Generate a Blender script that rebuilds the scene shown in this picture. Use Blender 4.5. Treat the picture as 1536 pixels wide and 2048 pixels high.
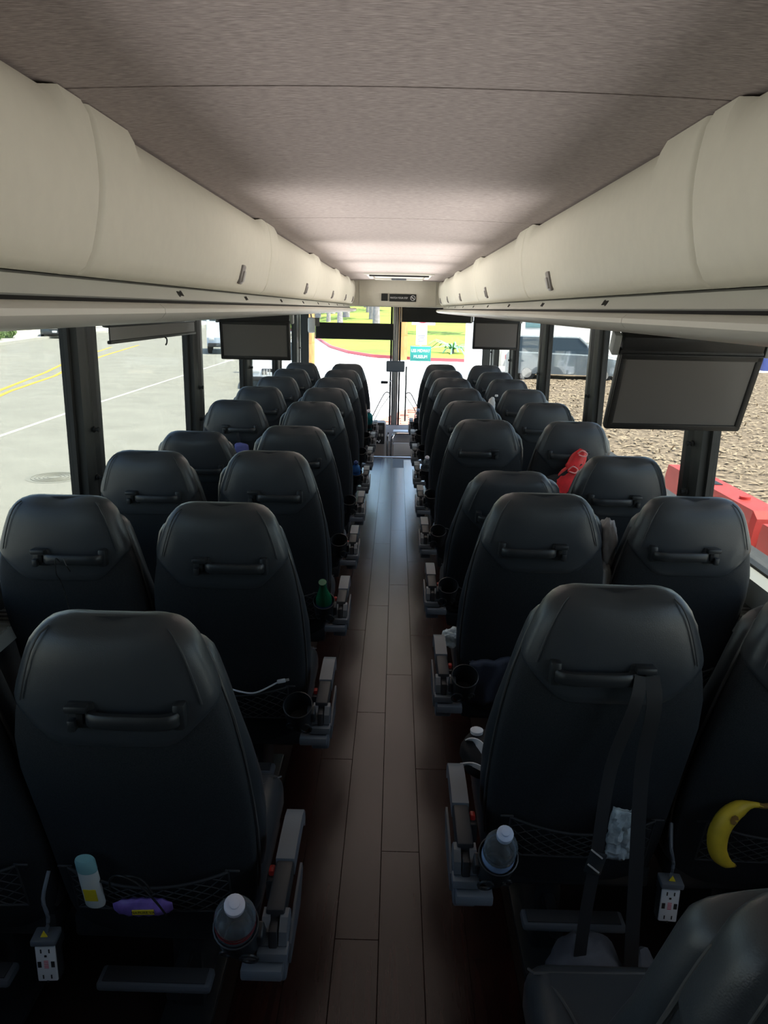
import bpy, bmesh, math, random
from mathutils import Vector, Matrix, noise
random.seed(7)
for o in list(bpy.data.objects): bpy.data.objects.remove(o)
S = bpy.context.scene; COL = S.collection
R = math.radians

# ------------------------------------------------------------------ camera
F_PX = 1538.0
PITCH, YAW, ROLL = R(14.81), R(0.634), R(1.223)
def cam_axes():
    cp, sp, cy, sy = math.cos(PITCH), math.sin(PITCH), math.cos(YAW), math.sin(YAW)
    f = Vector((-sy*cp, cy*cp, -sp)); r = Vector((cy, sy, 0)); u = r.cross(f)
    c, s = math.cos(ROLL), math.sin(ROLL)
    return c*r + s*u, -s*r + c*u, f
r_, u_, f_ = cam_axes()
cd = bpy.data.cameras.new('camera'); cam = bpy.data.objects.new('camera', cd); COL.objects.link(cam)
cd.sensor_fit = 'HORIZONTAL'; cd.sensor_width = 36; cd.lens = F_PX/1536*36
cd.clip_start = .05; cd.clip_end = 600
cam.matrix_world = Matrix(((r_.x, u_.x, -f_.x, .0087), (r_.y, u_.y, -f_.y, 0), (r_.z, u_.z, -f_.z, 1.639), (0, 0, 0, 1)))
S.camera = cam

# ------------------------------------------------------------------ sky, sun, exposure
SUN_EL, SUN_AZ = R(67), R(112)
w = bpy.data.worlds.new('sky'); S.world = w; w.use_nodes = True
nt = w.node_tree; nt.nodes.clear()
wo = nt.nodes.new('ShaderNodeOutputWorld'); bg = nt.nodes.new('ShaderNodeBackground'); sk = nt.nodes.new('ShaderNodeTexSky')
sk.sky_type = 'NISHITA'; sk.sun_disc = False; sk.sun_elevation = SUN_EL; sk.sun_rotation = SUN_AZ; sk.air_density = 1.0; sk.dust_density = 1.5
bg.inputs['Strength'].default_value = 0.68
nt.links.new(sk.outputs[0], bg.inputs[0]); nt.links.new(bg.outputs[0], wo.inputs[0])
sl = bpy.data.lights.new('sun', 'SUN'); sl.energy = 15.0; sl.angle = R(.6); sl.color = (1, .95, .86)
so = bpy.data.objects.new('sun', sl); COL.objects.link(so)
sd = Vector((math.sin(SUN_AZ)*math.cos(SUN_EL), math.cos(SUN_AZ)*math.cos(SUN_EL), math.sin(SUN_EL)))
so.rotation_euler = (-sd).to_track_quat('-Z', 'Y').to_euler(); so.location = sd*60
S.view_settings.view_transform = 'Standard'; S.view_settings.look = 'None'
S.view_settings.gamma = 1; S.view_settings.use_curve_mapping = False
S.view_settings.exposure = 0.55
FILL_POWER = (.6, 1.05, 2.7, 4.6, 4.8, 3.2)      # added fill lamps along the rack lips, stronger towards the front

# ------------------------------------------------------------------ materials
def mat(name, col, rough=.5, metal=0., bump=None, var=None, spec=.5, coat=0., kind='noise', stretch=None, trans=0., ior=1.45, emit=None, sheen=0., coat_r=.03):
    m = bpy.data.materials.new(name); m.use_nodes = True
    n = m.node_tree.nodes; l = m.node_tree.links; b = n['Principled BSDF']
    b.inputs['Base Color'].default_value = (*col, 1); b.inputs['Roughness'].default_value = rough; b.inputs['Metallic'].default_value = metal
    b.inputs['Specular IOR Level'].default_value = spec; b.inputs['Coat Weight'].default_value = coat; b.inputs['Coat Roughness'].default_value = coat_r
    b.inputs['Transmission Weight'].default_value = trans; b.inputs['IOR'].default_value = ior; b.inputs['Sheen Weight'].default_value = sheen
    if emit: b.inputs['Emission Color'].default_value = (*emit[:3], 1); b.inputs['Emission Strength'].default_value = emit[3]
    tc = n.new('ShaderNodeTexCoord'); src = tc.outputs['Object']
    if stretch:
        mp = n.new('ShaderNodeMapping'); mp.inputs['Scale'].default_value = stretch; l.new(src, mp.inputs[0]); src = mp.outputs[0]
    if var:
        t = n.new('ShaderNodeTexNoise'); t.inputs['Scale'].default_value = var[0]; t.inputs['Detail'].default_value = 5; l.new(src, t.inputs[0])
        rp = n.new('ShaderNodeValToRGB'); a = var[1]
        rp.color_ramp.elements[0].position = .3; rp.color_ramp.elements[1].position = .7
        c2 = var[2] if len(var) > 2 else tuple(min(1, c*(1+a)) for c in col)
        rp.color_ramp.elements[0].color = (*[c*(1-a) for c in col], 1); rp.color_ramp.elements[1].color = (*c2, 1)
        l.new(t.outputs[0], rp.inputs[0]); l.new(rp.outputs[0], b.inputs['Base Color'])
    if bump:
        if kind == 'voronoi':
            t2 = n.new('ShaderNodeTexVoronoi'); t2.feature = 'DISTANCE_TO_EDGE'; t2.inputs['Scale'].default_value = bump[0]; h = t2.outputs[0]
        else:
            t2 = n.new('ShaderNodeTexNoise'); t2.inputs['Scale'].default_value = bump[0]; t2.inputs['Detail'].default_value = 4; h = t2.outputs[0]
        l.new(src, t2.inputs[0]); bp = n.new('ShaderNodeBump'); bp.inputs['Strength'].default_value = bump[1]; bp.inputs['Distance'].default_value = bump[2] if len(bump) > 2 else .002
        l.new(h, bp.inputs['Height']); l.new(bp.outputs[0], b.inputs['Normal'])
    return m
def pane(name, tint, gloss=.06, rough=.02, haze=None):
    """thin sheet: tinted see-through plus fresnel reflection"""
    m = bpy.data.materials.new(name); m.use_nodes = True; n = m.node_tree.nodes; l = m.node_tree.links; n.clear()
    o = n.new('ShaderNodeOutputMaterial'); mx = n.new('ShaderNodeMixShader'); t = n.new('ShaderNodeBsdfTransparent'); g = n.new('ShaderNodeBsdfGlossy')
    lw = n.new('ShaderNodeLayerWeight'); lw.inputs[0].default_value = .25; ma = n.new('ShaderNodeMath'); ma.operation = 'MULTIPLY_ADD'
    ma.inputs[1].default_value = gloss*4; ma.inputs[2].default_value = gloss; ma.use_clamp = True
    t.inputs[0].default_value = (*tint, 1); g.inputs[1].default_value = rough
    l.new(lw.outputs['Fresnel'], ma.inputs[0]); l.new(ma.outputs[0], mx.inputs[0]); l.new(t.outputs[0], mx.inputs[1]); l.new(g.outputs[0], mx.inputs[2]); 
    if haze:
        d = n.new('ShaderNodeBsdfDiffuse'); d.inputs[0].default_value = (*haze[:3], 1); m2 = n.new('ShaderNodeMixShader'); m2.inputs[0].default_value = haze[3]
        l.new(mx.outputs[0], m2.inputs[1]); l.new(d.outputs[0], m2.inputs[2]); l.new(m2.outputs[0], o.inputs[0])
    else: l.new(mx.outputs[0], o.inputs[0])
    return m
M = {}
M['leather'] = mat('leather', (.04, .046, .053), .36, bump=(260, .35, .0006), kind='voronoi', spec=.55)
M['fabric'] = mat('seat_fabric', (.024, .027, .031), .8, bump=(900, .5, .0006), spec=.25, var=(600, .4))
M['piping'] = mat('piping', (.075, .075, .075), .32, spec=.8)  # seat edge piping, its grey lightened to carry rim light from the windscreen
M['stitch'] = mat('stitching', (.045, .047, .05), .6)
M['plastic'] = mat('dark_plastic', (.022, .025, .028), .38, bump=(700, .15, .0003))
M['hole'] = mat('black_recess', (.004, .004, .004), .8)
M['arm_grey'] = mat('grey_arm_plastic', (.14, .162, .19), .42, bump=(900, .1, .0002))
M['arm_dark'] = mat('dark_arm_rubber', (.03, .033, .038), .55)
M['bracket'] = mat('bracket_grey', (.1, .115, .135), .45)
M['net'] = mat('elastic_net', (.04, .042, .046), .7)
M['red_plastic'] = mat('red_plastic', (.5, .03, .025), .4)
M['rack'] = mat('rack_vinyl', (.68, .655, .555), .55, bump=(500, .2, .0004), var=(30, .02))
M['lip'] = mat('lip_plastic', (.56, .545, .49), .42)
M['panel'] = mat('service_panel_plastic', (.5, .5, .45), .5)
M['ceiling'] = mat('ceiling_fabric', (.385, .335, .32), .95, stretch=(40, 420, 420), var=(1.5, .36), bump=(3, .3, .001), spec=.1)
M['latch'] = mat('latch_grey', (.25, .23, .22), .4, metal=.3)
M['latch2'] = mat('latch_button_grey', (.42, .4, .38), .35)
M['pillar'] = mat('pillar_trim', (.035, .038, .038), .5, bump=(600, .1, .0003))
M['rubber'] = mat('window_rubber', (.012, .013, .013), .6)
M['wall'] = mat('side_wall_vinyl', (.06, .06, .06), .6, var=(40, .1))
M['sill'] = mat('sill_grey', (.3, .31, .3), .5)
M['wood'] = mat('floor_plank_vinyl', (.021, .0062, .0052), .23, stretch=(26, 1.6, 26), var=(2.2, .3), bump=(4, .05, .0006), spec=.38)
M['floor'] = mat('floor_base', (.016, .007, .006), .6)
M['edge'] = mat('aluminium_edge', (.55, .56, .58), .35, metal=.8)
M['glass_side'] = pane('side_glass', (.545, .555, .525), .02)
M['glass_front'] = pane('windscreen_glass', (.93, .95, .93), .02)
M['screen'] = mat('screen_off', (.14, .132, .128), .36, spec=.6)
M['tv'] = mat('tv_case', (.022, .022, .023), .45)
M['blind'] = mat('black_blind', (.022, .022, .022), .8)
M['chrome'] = mat('chrome', (.75, .76, .78), .18, metal=1)
M['steel'] = mat('brushed_pole', (.3, .27, .25), .4, metal=.6)
M['dash'] = mat('dash_grey', (.28, .25, .235), .6, bump=(300, .1, .0005))
M['dash_black'] = mat('dash_black', (.03, .03, .032), .5)
M['white'] = mat('white_plastic', (.75, .77, .8), .4)
M['white_flat'] = mat('white_paint', (.82, .82, .84), .5)
M['black_sign'] = mat('black_sign', (.012, .014, .013), .5)
M['print_white'] = mat('print_white', (.75, .75, .75), .6)
M['print_black'] = mat('print_black', (.02, .02, .02), .6)
M['bottle'] = pane('clear_bottle', (.86, .92, .95), .12, .05, (.6, .68, .75, .1))
M['bottle_green'] = pane('green_bottle', (.05, .45, .22), .09, .05, (.02, .28, .12, .45))
M['bottle_teal'] = mat('teal_liquid', (.02, .32, .34), .15, trans=.3)
M['bottle_blue'] = mat('blue_liquid', (.05, .18, .5), .15, trans=.3)
M['water'] = pane('water_body', (.8, .86, .9), .05, .02)
M['cap_white'] = mat('white_cap', (.72, .7, .78), .35)
M['cap_blue'] = mat('pale_blue_cap', (.5, .58, .75), .35)
M['label_red'] = mat('red_label', (.4, .03, .04), .45)
M['label_blue'] = mat('blue_label', (.32, .45, .68), .45)
M['label_navy'] = mat('navy_label', (.03, .06, .2), .45)
M['shampoo'] = mat('shampoo_white', (.7, .76, .74), .4)
M['shampoo_cap'] = mat('shampoo_teal_cap', (.25, .5, .52), .35)
M['purple'] = mat('purple_wrap', (.22, .14, .5), .35, var=(40, .4))
M['yellow_label'] = mat('yellow_label', (.75, .6, .03), .5)
M['banana'] = mat('banana_peel', (.68, .5, .04), .5, var=(18, .18))
M['banana_brown'] = mat('banana_brown', (.23, .13, .03), .7)
M['wrap'] = mat('clear_wrap', (.62, .72, .8), .22, trans=.25, var=(50, .35))
M['grey_cloth'] = mat('grey_cloth', (.09, .1, .125), .9, bump=(500, .4, .001), var=(12, .2))
M['navy_cloth'] = mat('navy_cloth', (.045, .055, .085), .9, bump=(500, .4, .001))
M['light_cloth'] = mat('pale_grey_cloth', (.36, .36, .37), .9, bump=(300, .3, .001))
M['white_cloth'] = mat('white_cloth', (.75, .75, .75), .9)
M['black_cloth'] = mat('black_cloth', (.012, .012, .013), .8)
M['webbing'] = mat('black_webbing', (.016, .016, .018), .65, bump=(900, .4, .0006))
M['red_bag'] = mat('red_bag', (.75, .035, .04), .35, var=(25, .2), coat=.2)
M['red_string'] = mat('pale_red_string', (.8, .35, .33), .5)
M['cable_white'] = mat('white_cable', (.8, .84, .9), .35)
M['cable_black'] = mat('black_cable', (.02, .02, .02), .4)
M['outlet'] = mat('outlet_white', (.68, .7, .72), .4)
M['purple_cloth'] = mat('dull_purple_cloth', (.12, .12, .32), .85)
# outdoors
M['asphalt'] = mat('asphalt', (.29, .285, .245), .95, bump=(60, .3, .01), var=(1.2, .09))
M['concrete'] = mat('concrete_drive', (.74, .72, .68), .9, var=(.6, .07))
M['line_white'] = mat('white_line_paint', (.62, .61, .56), .8)
M['line_yellow'] = mat('yellow_line_paint', (.72, .46, .06), .8)
M['iron'] = mat('manhole_iron', (.25, .25, .215), .8)
M['kerb'] = mat('kerb_concrete', (.55, .53, .47), .9)
M['kerb_red'] = mat('red_kerb_paint', (.28, .05, .06), .8)
M['grass'] = mat('lawn_grass', (.1, .155, .010), .95, var=(.25, .3, (.175, .225, .014)), bump=(8, .4, .05))
M['mulch'] = mat('mulch_ground', (.2, .145, .095), .95, var=(9, .5, (.4, .31, .22)), bump=(14, 1., .06))
M['chip1'] = mat('wood_chip', (.42, .33, .23), .9)
M['brick'] = mat('red_paving', (.27, .115, .08), .9, var=(5, .3))
M['bark'] = mat('tree_bark', (.19, .165, .165), .95, bump=(12, .8, .04), var=(4, .25))
M['leaf'] = mat('leaf_green', (.07, .12, .03), .8, var=(3, .4))
M['hedge'] = mat('hedge_leaf', (.16, .24, .09), .8, var=(4, .4))
M['pole_wood'] = mat('pole_wood', (.24, .13, .042), .85, stretch=(8, 8, .6), var=(3, .35), bump=(6, .5, .02))
M['barrier'] = mat('red_barrier_plastic', (.55, .065, .055), .5, var=(6, .1))
M['bin_blue'] = mat('blue_bin', (.05, .08, .33), .45)
M['bin_lid'] = mat('pale_blue_lid', (.35, .5, .62), .45)
M['beige'] = mat('beige_panel', (.7, .66, .5), .6)
M['car_dark'] = mat('car_paint_dark', (.05, .06, .065), .25, coat=.6)
M['car_slate'] = mat('car_paint_slate', (.2, .235, .26), .3, coat=.5)
M['car_white'] = mat('car_paint_white', (.72, .75, .8), .3, coat=.5)
M['car_glass'] = mat('car_window', (.035, .05, .06), .1, spec=.8)
M['tyre'] = mat('tyre', (.02, .02, .02), .85)
M['truck_white'] = mat('truck_white', (.9, .88, .87), .5)
M['truck_win'] = mat('truck_window_teal', (.25, .42, .46), .2)
M['van_blue'] = mat('van_pale_blue', (.5, .58, .7), .35, coat=.4)
M['sign_teal'] = mat('sign_teal', (.012, .2, .165), .5)
M['sign_red'] = mat('sign_red', (.7, .06, .1), .5)
M['pale_wall'] = mat('pale_stucco', (.66, .64, .58), .9)
M['dry_leaf'] = mat('frond_green', (.1, .25, .12), .7)

# ------------------------------------------------------------------ mesh helpers
class MB:
    def __init__(s): s.v = []; s.f = []; s.mi = []; s.mats = []
    def add(s, v, f, m=0):
        b = len(s.v); s.v += [tuple(p) for p in v]; s.f += [tuple(i+b for i in q) for q in f]; s.mi += [m]*len(f); return s
    def box(s, c, d, bev=0., seg=2, m=0, rot=None):
        bm = bmesh.new(); bmesh.ops.create_cube(bm, size=1)
        bmesh.ops.scale(bm, vec=d, verts=bm.verts)
        if bev: bmesh.ops.bevel(bm, geom=bm.edges[:], offset=min(bev, min(d)*.49), segments=seg, affect='EDGES', profile=.5)
        if rot is not None: bmesh.ops.transform(bm, matrix=rot, verts=bm.verts)
        bmesh.ops.translate(bm, vec=c, verts=bm.verts)
        bm.verts.index_update(); s.add([v.co[:] for v in bm.verts], [[v.index for v in f.verts] for f in bm.faces], m); bm.free(); return s
    def sweep(s, path, prof, closed=False, m=0, up=Vector((0, 0, 1)), caps=True):
        """prof: list of (a,b) in the frame (side, up) carried along path"""
        P = [Vector(p) for p in path]; n = len(P); k = len(prof); vs = []; fs = []
        for i, p in enumerate(P):
            if closed: t = P[(i+1) % n]-P[i-1]
            else: t = P[min(i+1, n-1)]-P[max(i-1, 0)]
            t.normalize(); u = up
            if abs(t.dot(u)) > .98: u = Vector((0, 1, 0)) if abs(t.y) < .9 else Vector((1, 0, 0))
            sd = t.cross(u).normalized(); uu = sd.cross(t).normalized()
            for a, b in prof: vs.append(p+sd*a+uu*b)
        for i in range(n if closed else n-1):
            for j in range(k):
                a = i*k+j; b = i*k+(j+1) % k; c = ((i+1) % n)*k+(j+1) % k; d = ((i+1) % n)*k+j
                fs.append((a, b, c, d))
        if not closed and caps: fs.append(tuple(range(k))[::-1]); fs.append(tuple((n-1)*k+j for j in range(k)))
        return s.add(vs, fs, m)
    def tube(s, path, r, n=6, closed=False, m=0):
        return s.sweep(path, [(r*math.cos(2*math.pi*j/n), r*math.sin(2*math.pi*j/n)) for j in range(n)], closed, m)
    def loft(s, rings, m=0, cap0=True, cap1=True):
        k = len(rings[0]); vs = [p for r in rings for p in r]; fs = []
        for i in range(len(rings)-1):
            for j in range(k): fs.append((i*k+j, i*k+(j+1) % k, (i+1)*k+(j+1) % k, (i+1)*k+j))
        if cap0: fs.append(tuple(range(k))[::-1])
        if cap1: fs.append(tuple((len(rings)-1)*k+j for j in range(k)))
        return s.add(vs, fs, m)
    def lathe(s, prof, c=(0, 0, 0), n=20, m=0, cap0=True, cap1=True):
        return s.loft([[(c[0]+r*math.cos(2*math.pi*j/n), c[1]+r*math.sin(2*math.pi*j/n), c[2]+z) for j in range(n)] for r, z in prof], m, cap0, cap1)
    def grid(s, pts, m=0):
        a = len(pts); b = len(pts[0]); vs = [p for r in pts for p in r]
        return s.add(vs, [(i*b+j, i*b+j+1, (i+1)*b+j+1, (i+1)*b+j) for i in range(a-1) for j in range(b-1)], m)
    def prism(s, poly, ax, a, b, m=0):
        """poly in the two axes other than ax, extruded from a to b along ax"""
        def P(q, t): 
            q = list(q); q.insert(ax, t); return tuple(q)
        n = len(poly); vs = [P(q, a) for q in poly]+[P(q, b) for q in poly]
        return s.add(vs, [tuple(range(n))[::-1], tuple(range(n, 2*n))]+[(j, (j+1) % n, (j+1) % n+n, j+n) for j in range(n)], m)
    def mesh(s, name, mats, smooth=35):
        me = bpy.data.meshes.new(name); me.from_pydata(s.v, [], s.f); 
        for x in (mats if isinstance(mats, (list, tuple)) else [mats]): me.materials.append(M[x])
        me.polygons.foreach_set('material_index', s.mi); 
        bm = bmesh.new(); bm.from_mesh(me); bmesh.ops.recalc_face_normals(bm, faces=bm.faces); bm.to_mesh(me); bm.free()
        if smooth:
            me.polygons.foreach_set('use_smooth', [True]*len(me.polygons)); me.set_sharp_from_angle(angle=R(smooth))
        me.update(); return me
    def build(s, name, mats, parent=None, loc=(0, 0, 0), smooth=35):
        o = bpy.data.objects.new(name, s.mesh(name, mats, smooth)); COL.objects.link(o); o.location = loc
        if parent: o.parent = parent
        return o
def tag(o, label=None, cat=None, group=None, kind=None):
    for k, v in (('label', label), ('category', cat), ('group', group), ('kind', kind)):
        if v: o[k] = v
    return o
def thing(name, label, cat, loc=(0, 0, 0), rz=0, group=None):
    o = bpy.data.objects.new(name, None); COL.objects.link(o); o.location = loc; o.rotation_euler.z = rz; o.empty_display_size = .05
    return tag(o, label, cat, group)
def struct(mb, name, m, parent=None, smooth=35):
    o = mb.build(name, m, parent, smooth=smooth)
    if not parent: o['kind'] = 'structure'
    return o
def copy_tree(o, parent=None):
    c = o.copy(); COL.objects.link(c)
    if parent: c.parent = parent
    for ch in list(o.children): copy_tree(ch, c)
    return c
def lerp(t, tab):
    """piecewise-linear table lookup, tab sorted by key ascending"""
    if t <= tab[0][0]: return tab[0][1]
    for (a, b), (c, d) in zip(tab, tab[1:]):
        if t <= c: return b+(d-b)*(t-a)/(c-a)
    return tab[-1][1]
def smooth_path(P, n=6):
    P = [Vector(p) for p in P]; out = []
    for i in range(len(P)-1):
        p0 = P[max(i-1, 0)]; p1 = P[i]; p2 = P[i+1]; p3 = P[min(i+2, len(P)-1)]
        for k in range(n):
            t = k/n; out.append(.5*((2*p1)+(p2-p0)*t+(2*p0-5*p1+4*p2-p3)*t*t+(3*p1-p0-3*p2+p3)*t**3))
    out.append(P[-1]); return out
def lettering(body, size, m, parent, loc, rot, name='lettering', depth=.0006, sx=1.):
    cu = bpy.data.curves.new(name, 'FONT'); cu.body = body; cu.size = size; cu.align_x = 'CENTER'; cu.align_y = 'CENTER'; cu.extrude = depth
    t = bpy.data.objects.new(name, cu); COL.objects.link(t)
    me = bpy.data.meshes.new_from_object(t); bpy.data.objects.remove(t)
    me.materials.clear(); me.materials.append(M[m])
    o = bpy.data.objects.new(name, me); COL.objects.link(o); o.location = loc; o.rotation_euler = rot; o.scale = (sx, 1, 1)
    if parent: o.parent = parent
    return o
ORD = ['zeroth', 'first', 'second', 'third', 'fourth', 'fifth', 'sixth', 'seventh', 'eighth', 'ninth', 'tenth']

# ================================================================== THE BUS SHELL
Y_END = 9.35; FLOOR_END = 8.65; Y_REAR = -1.6; FRONT = 10.35
b = MB(); b.box((0, (Y_REAR+FLOOR_END)/2, -.053), (2.5, FLOOR_END-Y_REAR, .1)); b.box((0, (FLOOR_END+FRONT)/2, -.5), (2.5, FRONT-FLOOR_END+.1, .1)); b.box((0, FLOOR_END+.02, -.27), (2.5, .04, .5))
floor = struct(b, 'floor', 'floor')
def plank_mesh(L):
    return MB().box((0, 0, -.0025), (.1174, L-.0008, .005), .0012, 1).mesh('plank', 'wood')
pm = plank_mesh(1.2)
for i in range(6):
    y = Y_REAR+.6+(.35*i % 1.1)-1.0
    while y < FLOOR_END:
        a0 = max(y-.6, Y_REAR); a1 = min(y+.6, FLOOR_END)
        if a1-a0 > .1:
            o = bpy.data.objects.new('plank', pm if a1-a0 > 1.19 else plank_mesh(a1-a0)); COL.objects.link(o)
            o.location = (-.295+.118*i, (a0+a1)/2, .0022); o.parent = floor
        y += 1.2
b = MB(); b.box((0, FLOOR_END+.0, -.008), (2.4, .05, .032), .004); e = struct(b, 'trim_1', 'edge'); tag(e, 'metal nosing along the step at the front end of the aisle')
# ceiling: fabric panels with seams
b = MB(); b.box((0, (Y_REAR+FRONT)/2, 2.06), (2.7, FRONT-Y_REAR+.2, .1)); ceil = struct(b, 'ceiling', 'panel')
seams = [Y_REAR, -.45, 1.29, 3.04, 4.98, 6.75, Y_END+.05]
for y0, y1 in zip(seams, seams[1:]):
    pts = []
    for k in range(13):
        x = -.54+1.08*k/12; z = 1.952+.012*(1-(x/.54)**2)
        pts.append((x, z))
    p = MB().prism(pts+[(.54, 2.0), (-.54, 2.0)], 1, y0+.0035, y1-.0035); p.build('ceiling_panel', 'ceiling', ceil, smooth=30)
# side walls, sills, window pillars, glass
PIL = [-.35, 1.34, 2.995, 4.66, 6.3, 7.95]
PEND = 9.5
WALLX = 1.22
for side, s in (('left', -1), ('right', 1)):
    b = MB(); b.box((s*1.26, (Y_REAR+FRONT)/2, .28), (.1, FRONT-Y_REAR, 1.12)); b.box((s*1.26, (Y_REAR+FRONT)/2, 1.86), (.1, FRONT-Y_REAR, .4)); b.box((s*1.26, Y_REAR+.45, 1.2), (.1, .9, 1.2))
    wl = struct(b, 'wall_'+side, 'wall')
    b = MB(); b.prism([(s*1.225, .84), (s*1.155, .83), (s*1.15, .80), (s*1.16, .74), (s*1.225, .74)], 1, Y_REAR, 9.6)
    tag(struct(b, 'trim_%d' % (2 if s < 0 else 3), 'sill'), 'window sill running under the %s windows' % side)
    b = MB(); b.prism([(s*1.22, .70), (s*1.12, .70), (s*1.11, .66), (s*1.22, .6)], 1, Y_REAR, 9.6)
    he = struct(b, 'trim_%d' % (4 if s < 0 else 5), 'sill'); tag(he, 'heater grille ledge along the %s wall' % side)
    g = MB()
    for k in range(300): g.box((s*1.165, Y_REAR+.1+k*.03, .701), (.085, .012, .006))
    g = g.build('grille_slat', 'sill', he, smooth=0); g['kind'] = 'stuff'
    for k, y in enumerate(PIL+[PEND]):
        hw_ = .082 if k < len(PIL) else .12
        b = MB(); b.prism([(s*1.24, y-hw_-.01), (s*1.18, y-hw_), (s*1.168, y-hw_+.03), (s*1.172, y-.005), (s*1.158, y+.01), (s*1.158, y+hw_-.03), (s*1.175, y+hw_), (s*1.24, y+hw_+.01)], 2, .78, 1.68)
        p = struct(b, 'trim_%d' % (10+k+(0 if s < 0 else 20)), 'pillar'); tag(p, 'dark window pillar on the %s side, %s from the rear' % (side, ORD[k+1]))
        for z in (1.16, .97):
            q = MB(); q.lathe([(.012, 0), (.012, .006), (.007, .009), (.007, .016), (.011, .018), (.010, .024)], n=10); 
            q.v = [(s*(1.165-v[2]), y-.03+v[0], z+v[1]) for v in q.v]; q.build('coat_hook', 'rubber', p)
    ys = PIL+[PEND]
    for k, (y0, y1) in enumerate(zip(ys, ys[1:])):
        f = MB(); a0, a1 = y0+.09, y1-.09
        for (ya, yb, za, zb) in ((a0, a0+.022, .82, 1.68), (a1-.022, a1, .82, 1.68), (a0, a1, .82, .845), (a0, a1, 1.655, 1.68)):
            f.box((s*WALLX, (ya+yb)/2, (za+zb)/2), (.03, yb-ya, zb-za))
        wi = struct(f, 'window_%d' % (k+1+(0 if s < 0 else 6)), 'rubber'); tag(wi, '%s side window, %s from the rear' % (side, ORD[k+1]))
        MB().box((s*1.222, (y0+y1)/2, 1.25), (.006, y1-y0-.2, .83)).build('pane', 'glass_side', wi, smooth=0)
    # driver / door window ahead of the last pillar
    MB().box((s*1.222, 9.98, 1.1), (.006, .72, 1.1)).build('pane', 'glass_side', wi, smooth=0)
b = MB(); b.box((0, Y_REAR-.05, .75), (2.6, .1, 2.6)); struct(b, 'wall_rear', 'wall')
# front header bulkhead
b = MB(); b.box((0, Y_END+.03, 1.82), (2.4, .06, .30), .012); b.box((0, Y_END+.06, 1.672), (2.4, .1, .02), .006)
bulk = struct(b, 'wall_front', 'rack')
for x in (-.44, .46): MB().box((x, Y_END-.002, 1.81), (.004, .006, .27)).build('panel_joint', 'panel', bulk, smooth=0)
b = MB(); b.box((0, FRONT+.06, 1.86), (2.5, .12, .4)); b.box((0, FRONT+.06, -.2), (2.5, .12, .62)); struct(b, 'trim_50', 'pillar')
# windscreen: two panes and the centre mullion
for n, x0, x1 in ((20, -1.17, -.045), (21, .045, 1.17)):
    f = MB(); xm = (x0+x1)/2
    for (xa, xb, za, zb) in ((x0, x0+.025, .1, 1.68), (x1-.025, x1, .1, 1.68), (x0, x1, .1, .125), (x0, x1, 1.66, 1.69)): f.box(((xa+xb)/2, FRONT, (za+zb)/2), (xb-xa, .03, zb-za))
    wi = struct(f, 'window_%d' % n, 'rubber'); tag(wi, '%s half of the windscreen' % ('driver side' if n == 20 else 'door side'))
    MB().box((xm, FRONT, .88), (x1-x0, .006, 1.55)).build('pane', 'glass_front', wi, smooth=0)
b = MB(); b.box((.0, FRONT, .88), (.085, .06, 1.62), .01); b.tube([(.0, FRONT-.05, .12), (.0, FRONT-.05, 1.67)], .016, 8); struct(b, 'trim_51', 'steel')
for s in (-1, 1):
    b = MB(); b.prism([(s*1.14, FRONT-.1), (s*1.26, FRONT-.1), (s*1.26, FRONT+.05), (s*1.17, FRONT+.05)], 2, 0, 1.7); struct(b, 'trim_%d' % (52 if s < 0 else 53), 'pillar')
# ---------------------------------------------------------------- luggage racks
SPL = [-.45, 1.36, 3.13, 4.97, 6.75, 8.2, Y_END-.01]
PROF = [(.525, 1.9515), (.503, 1.951), (.492, 1.93), (.486, 1.895), (.483, 1.86), (.483, 1.825), (.487, 1.79), (.494, 1.755), (.503, 1.722), (.516, 1.697), (.532, 1.685), (.56, 1.684)]
def door_mesh(s, L):
    YS = sorted(set([0, .004, .008, .012, .016, L-.016, L-.012, L-.008, L-.004, L, .2, .2125, .225, L-.125, L-.1125, L-.1]+[L*k/36 for k in range(1, 36)])); ny = len(YS)-1; pts = []
    for j in range(ny+1):
        y = YS[j]; row = []
        e0 = min(y, L-y)
        for i, (x, z) in enumerate(PROF):
            inset = 0.
            if e0 < .012: inset = .010*(1-e0/.012)**2              # rolled edge at the split
            if i <= 2:                                             # finger recess along the upper edge
                a = max(0, min(1, (y-.2)/.025))*max(0, min(1, (L-.1-y)/.025)); inset += a*(.02, .019, .014)[i]; z = z-a*(.012, .006, 0)[i]
            row.append((s*(x+inset), y, z))
        pts.append(row)
    b = MB(); b.grid(pts)
    n = len(PROF)
    for j in (0, ny): # end cheeks
        b.add([pts[j][i] for i in range(n)]+[(s*.62, YS[j], 1.951)], [tuple(range(n+1))])
    return b.mesh('door', 'rack', 40)
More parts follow.
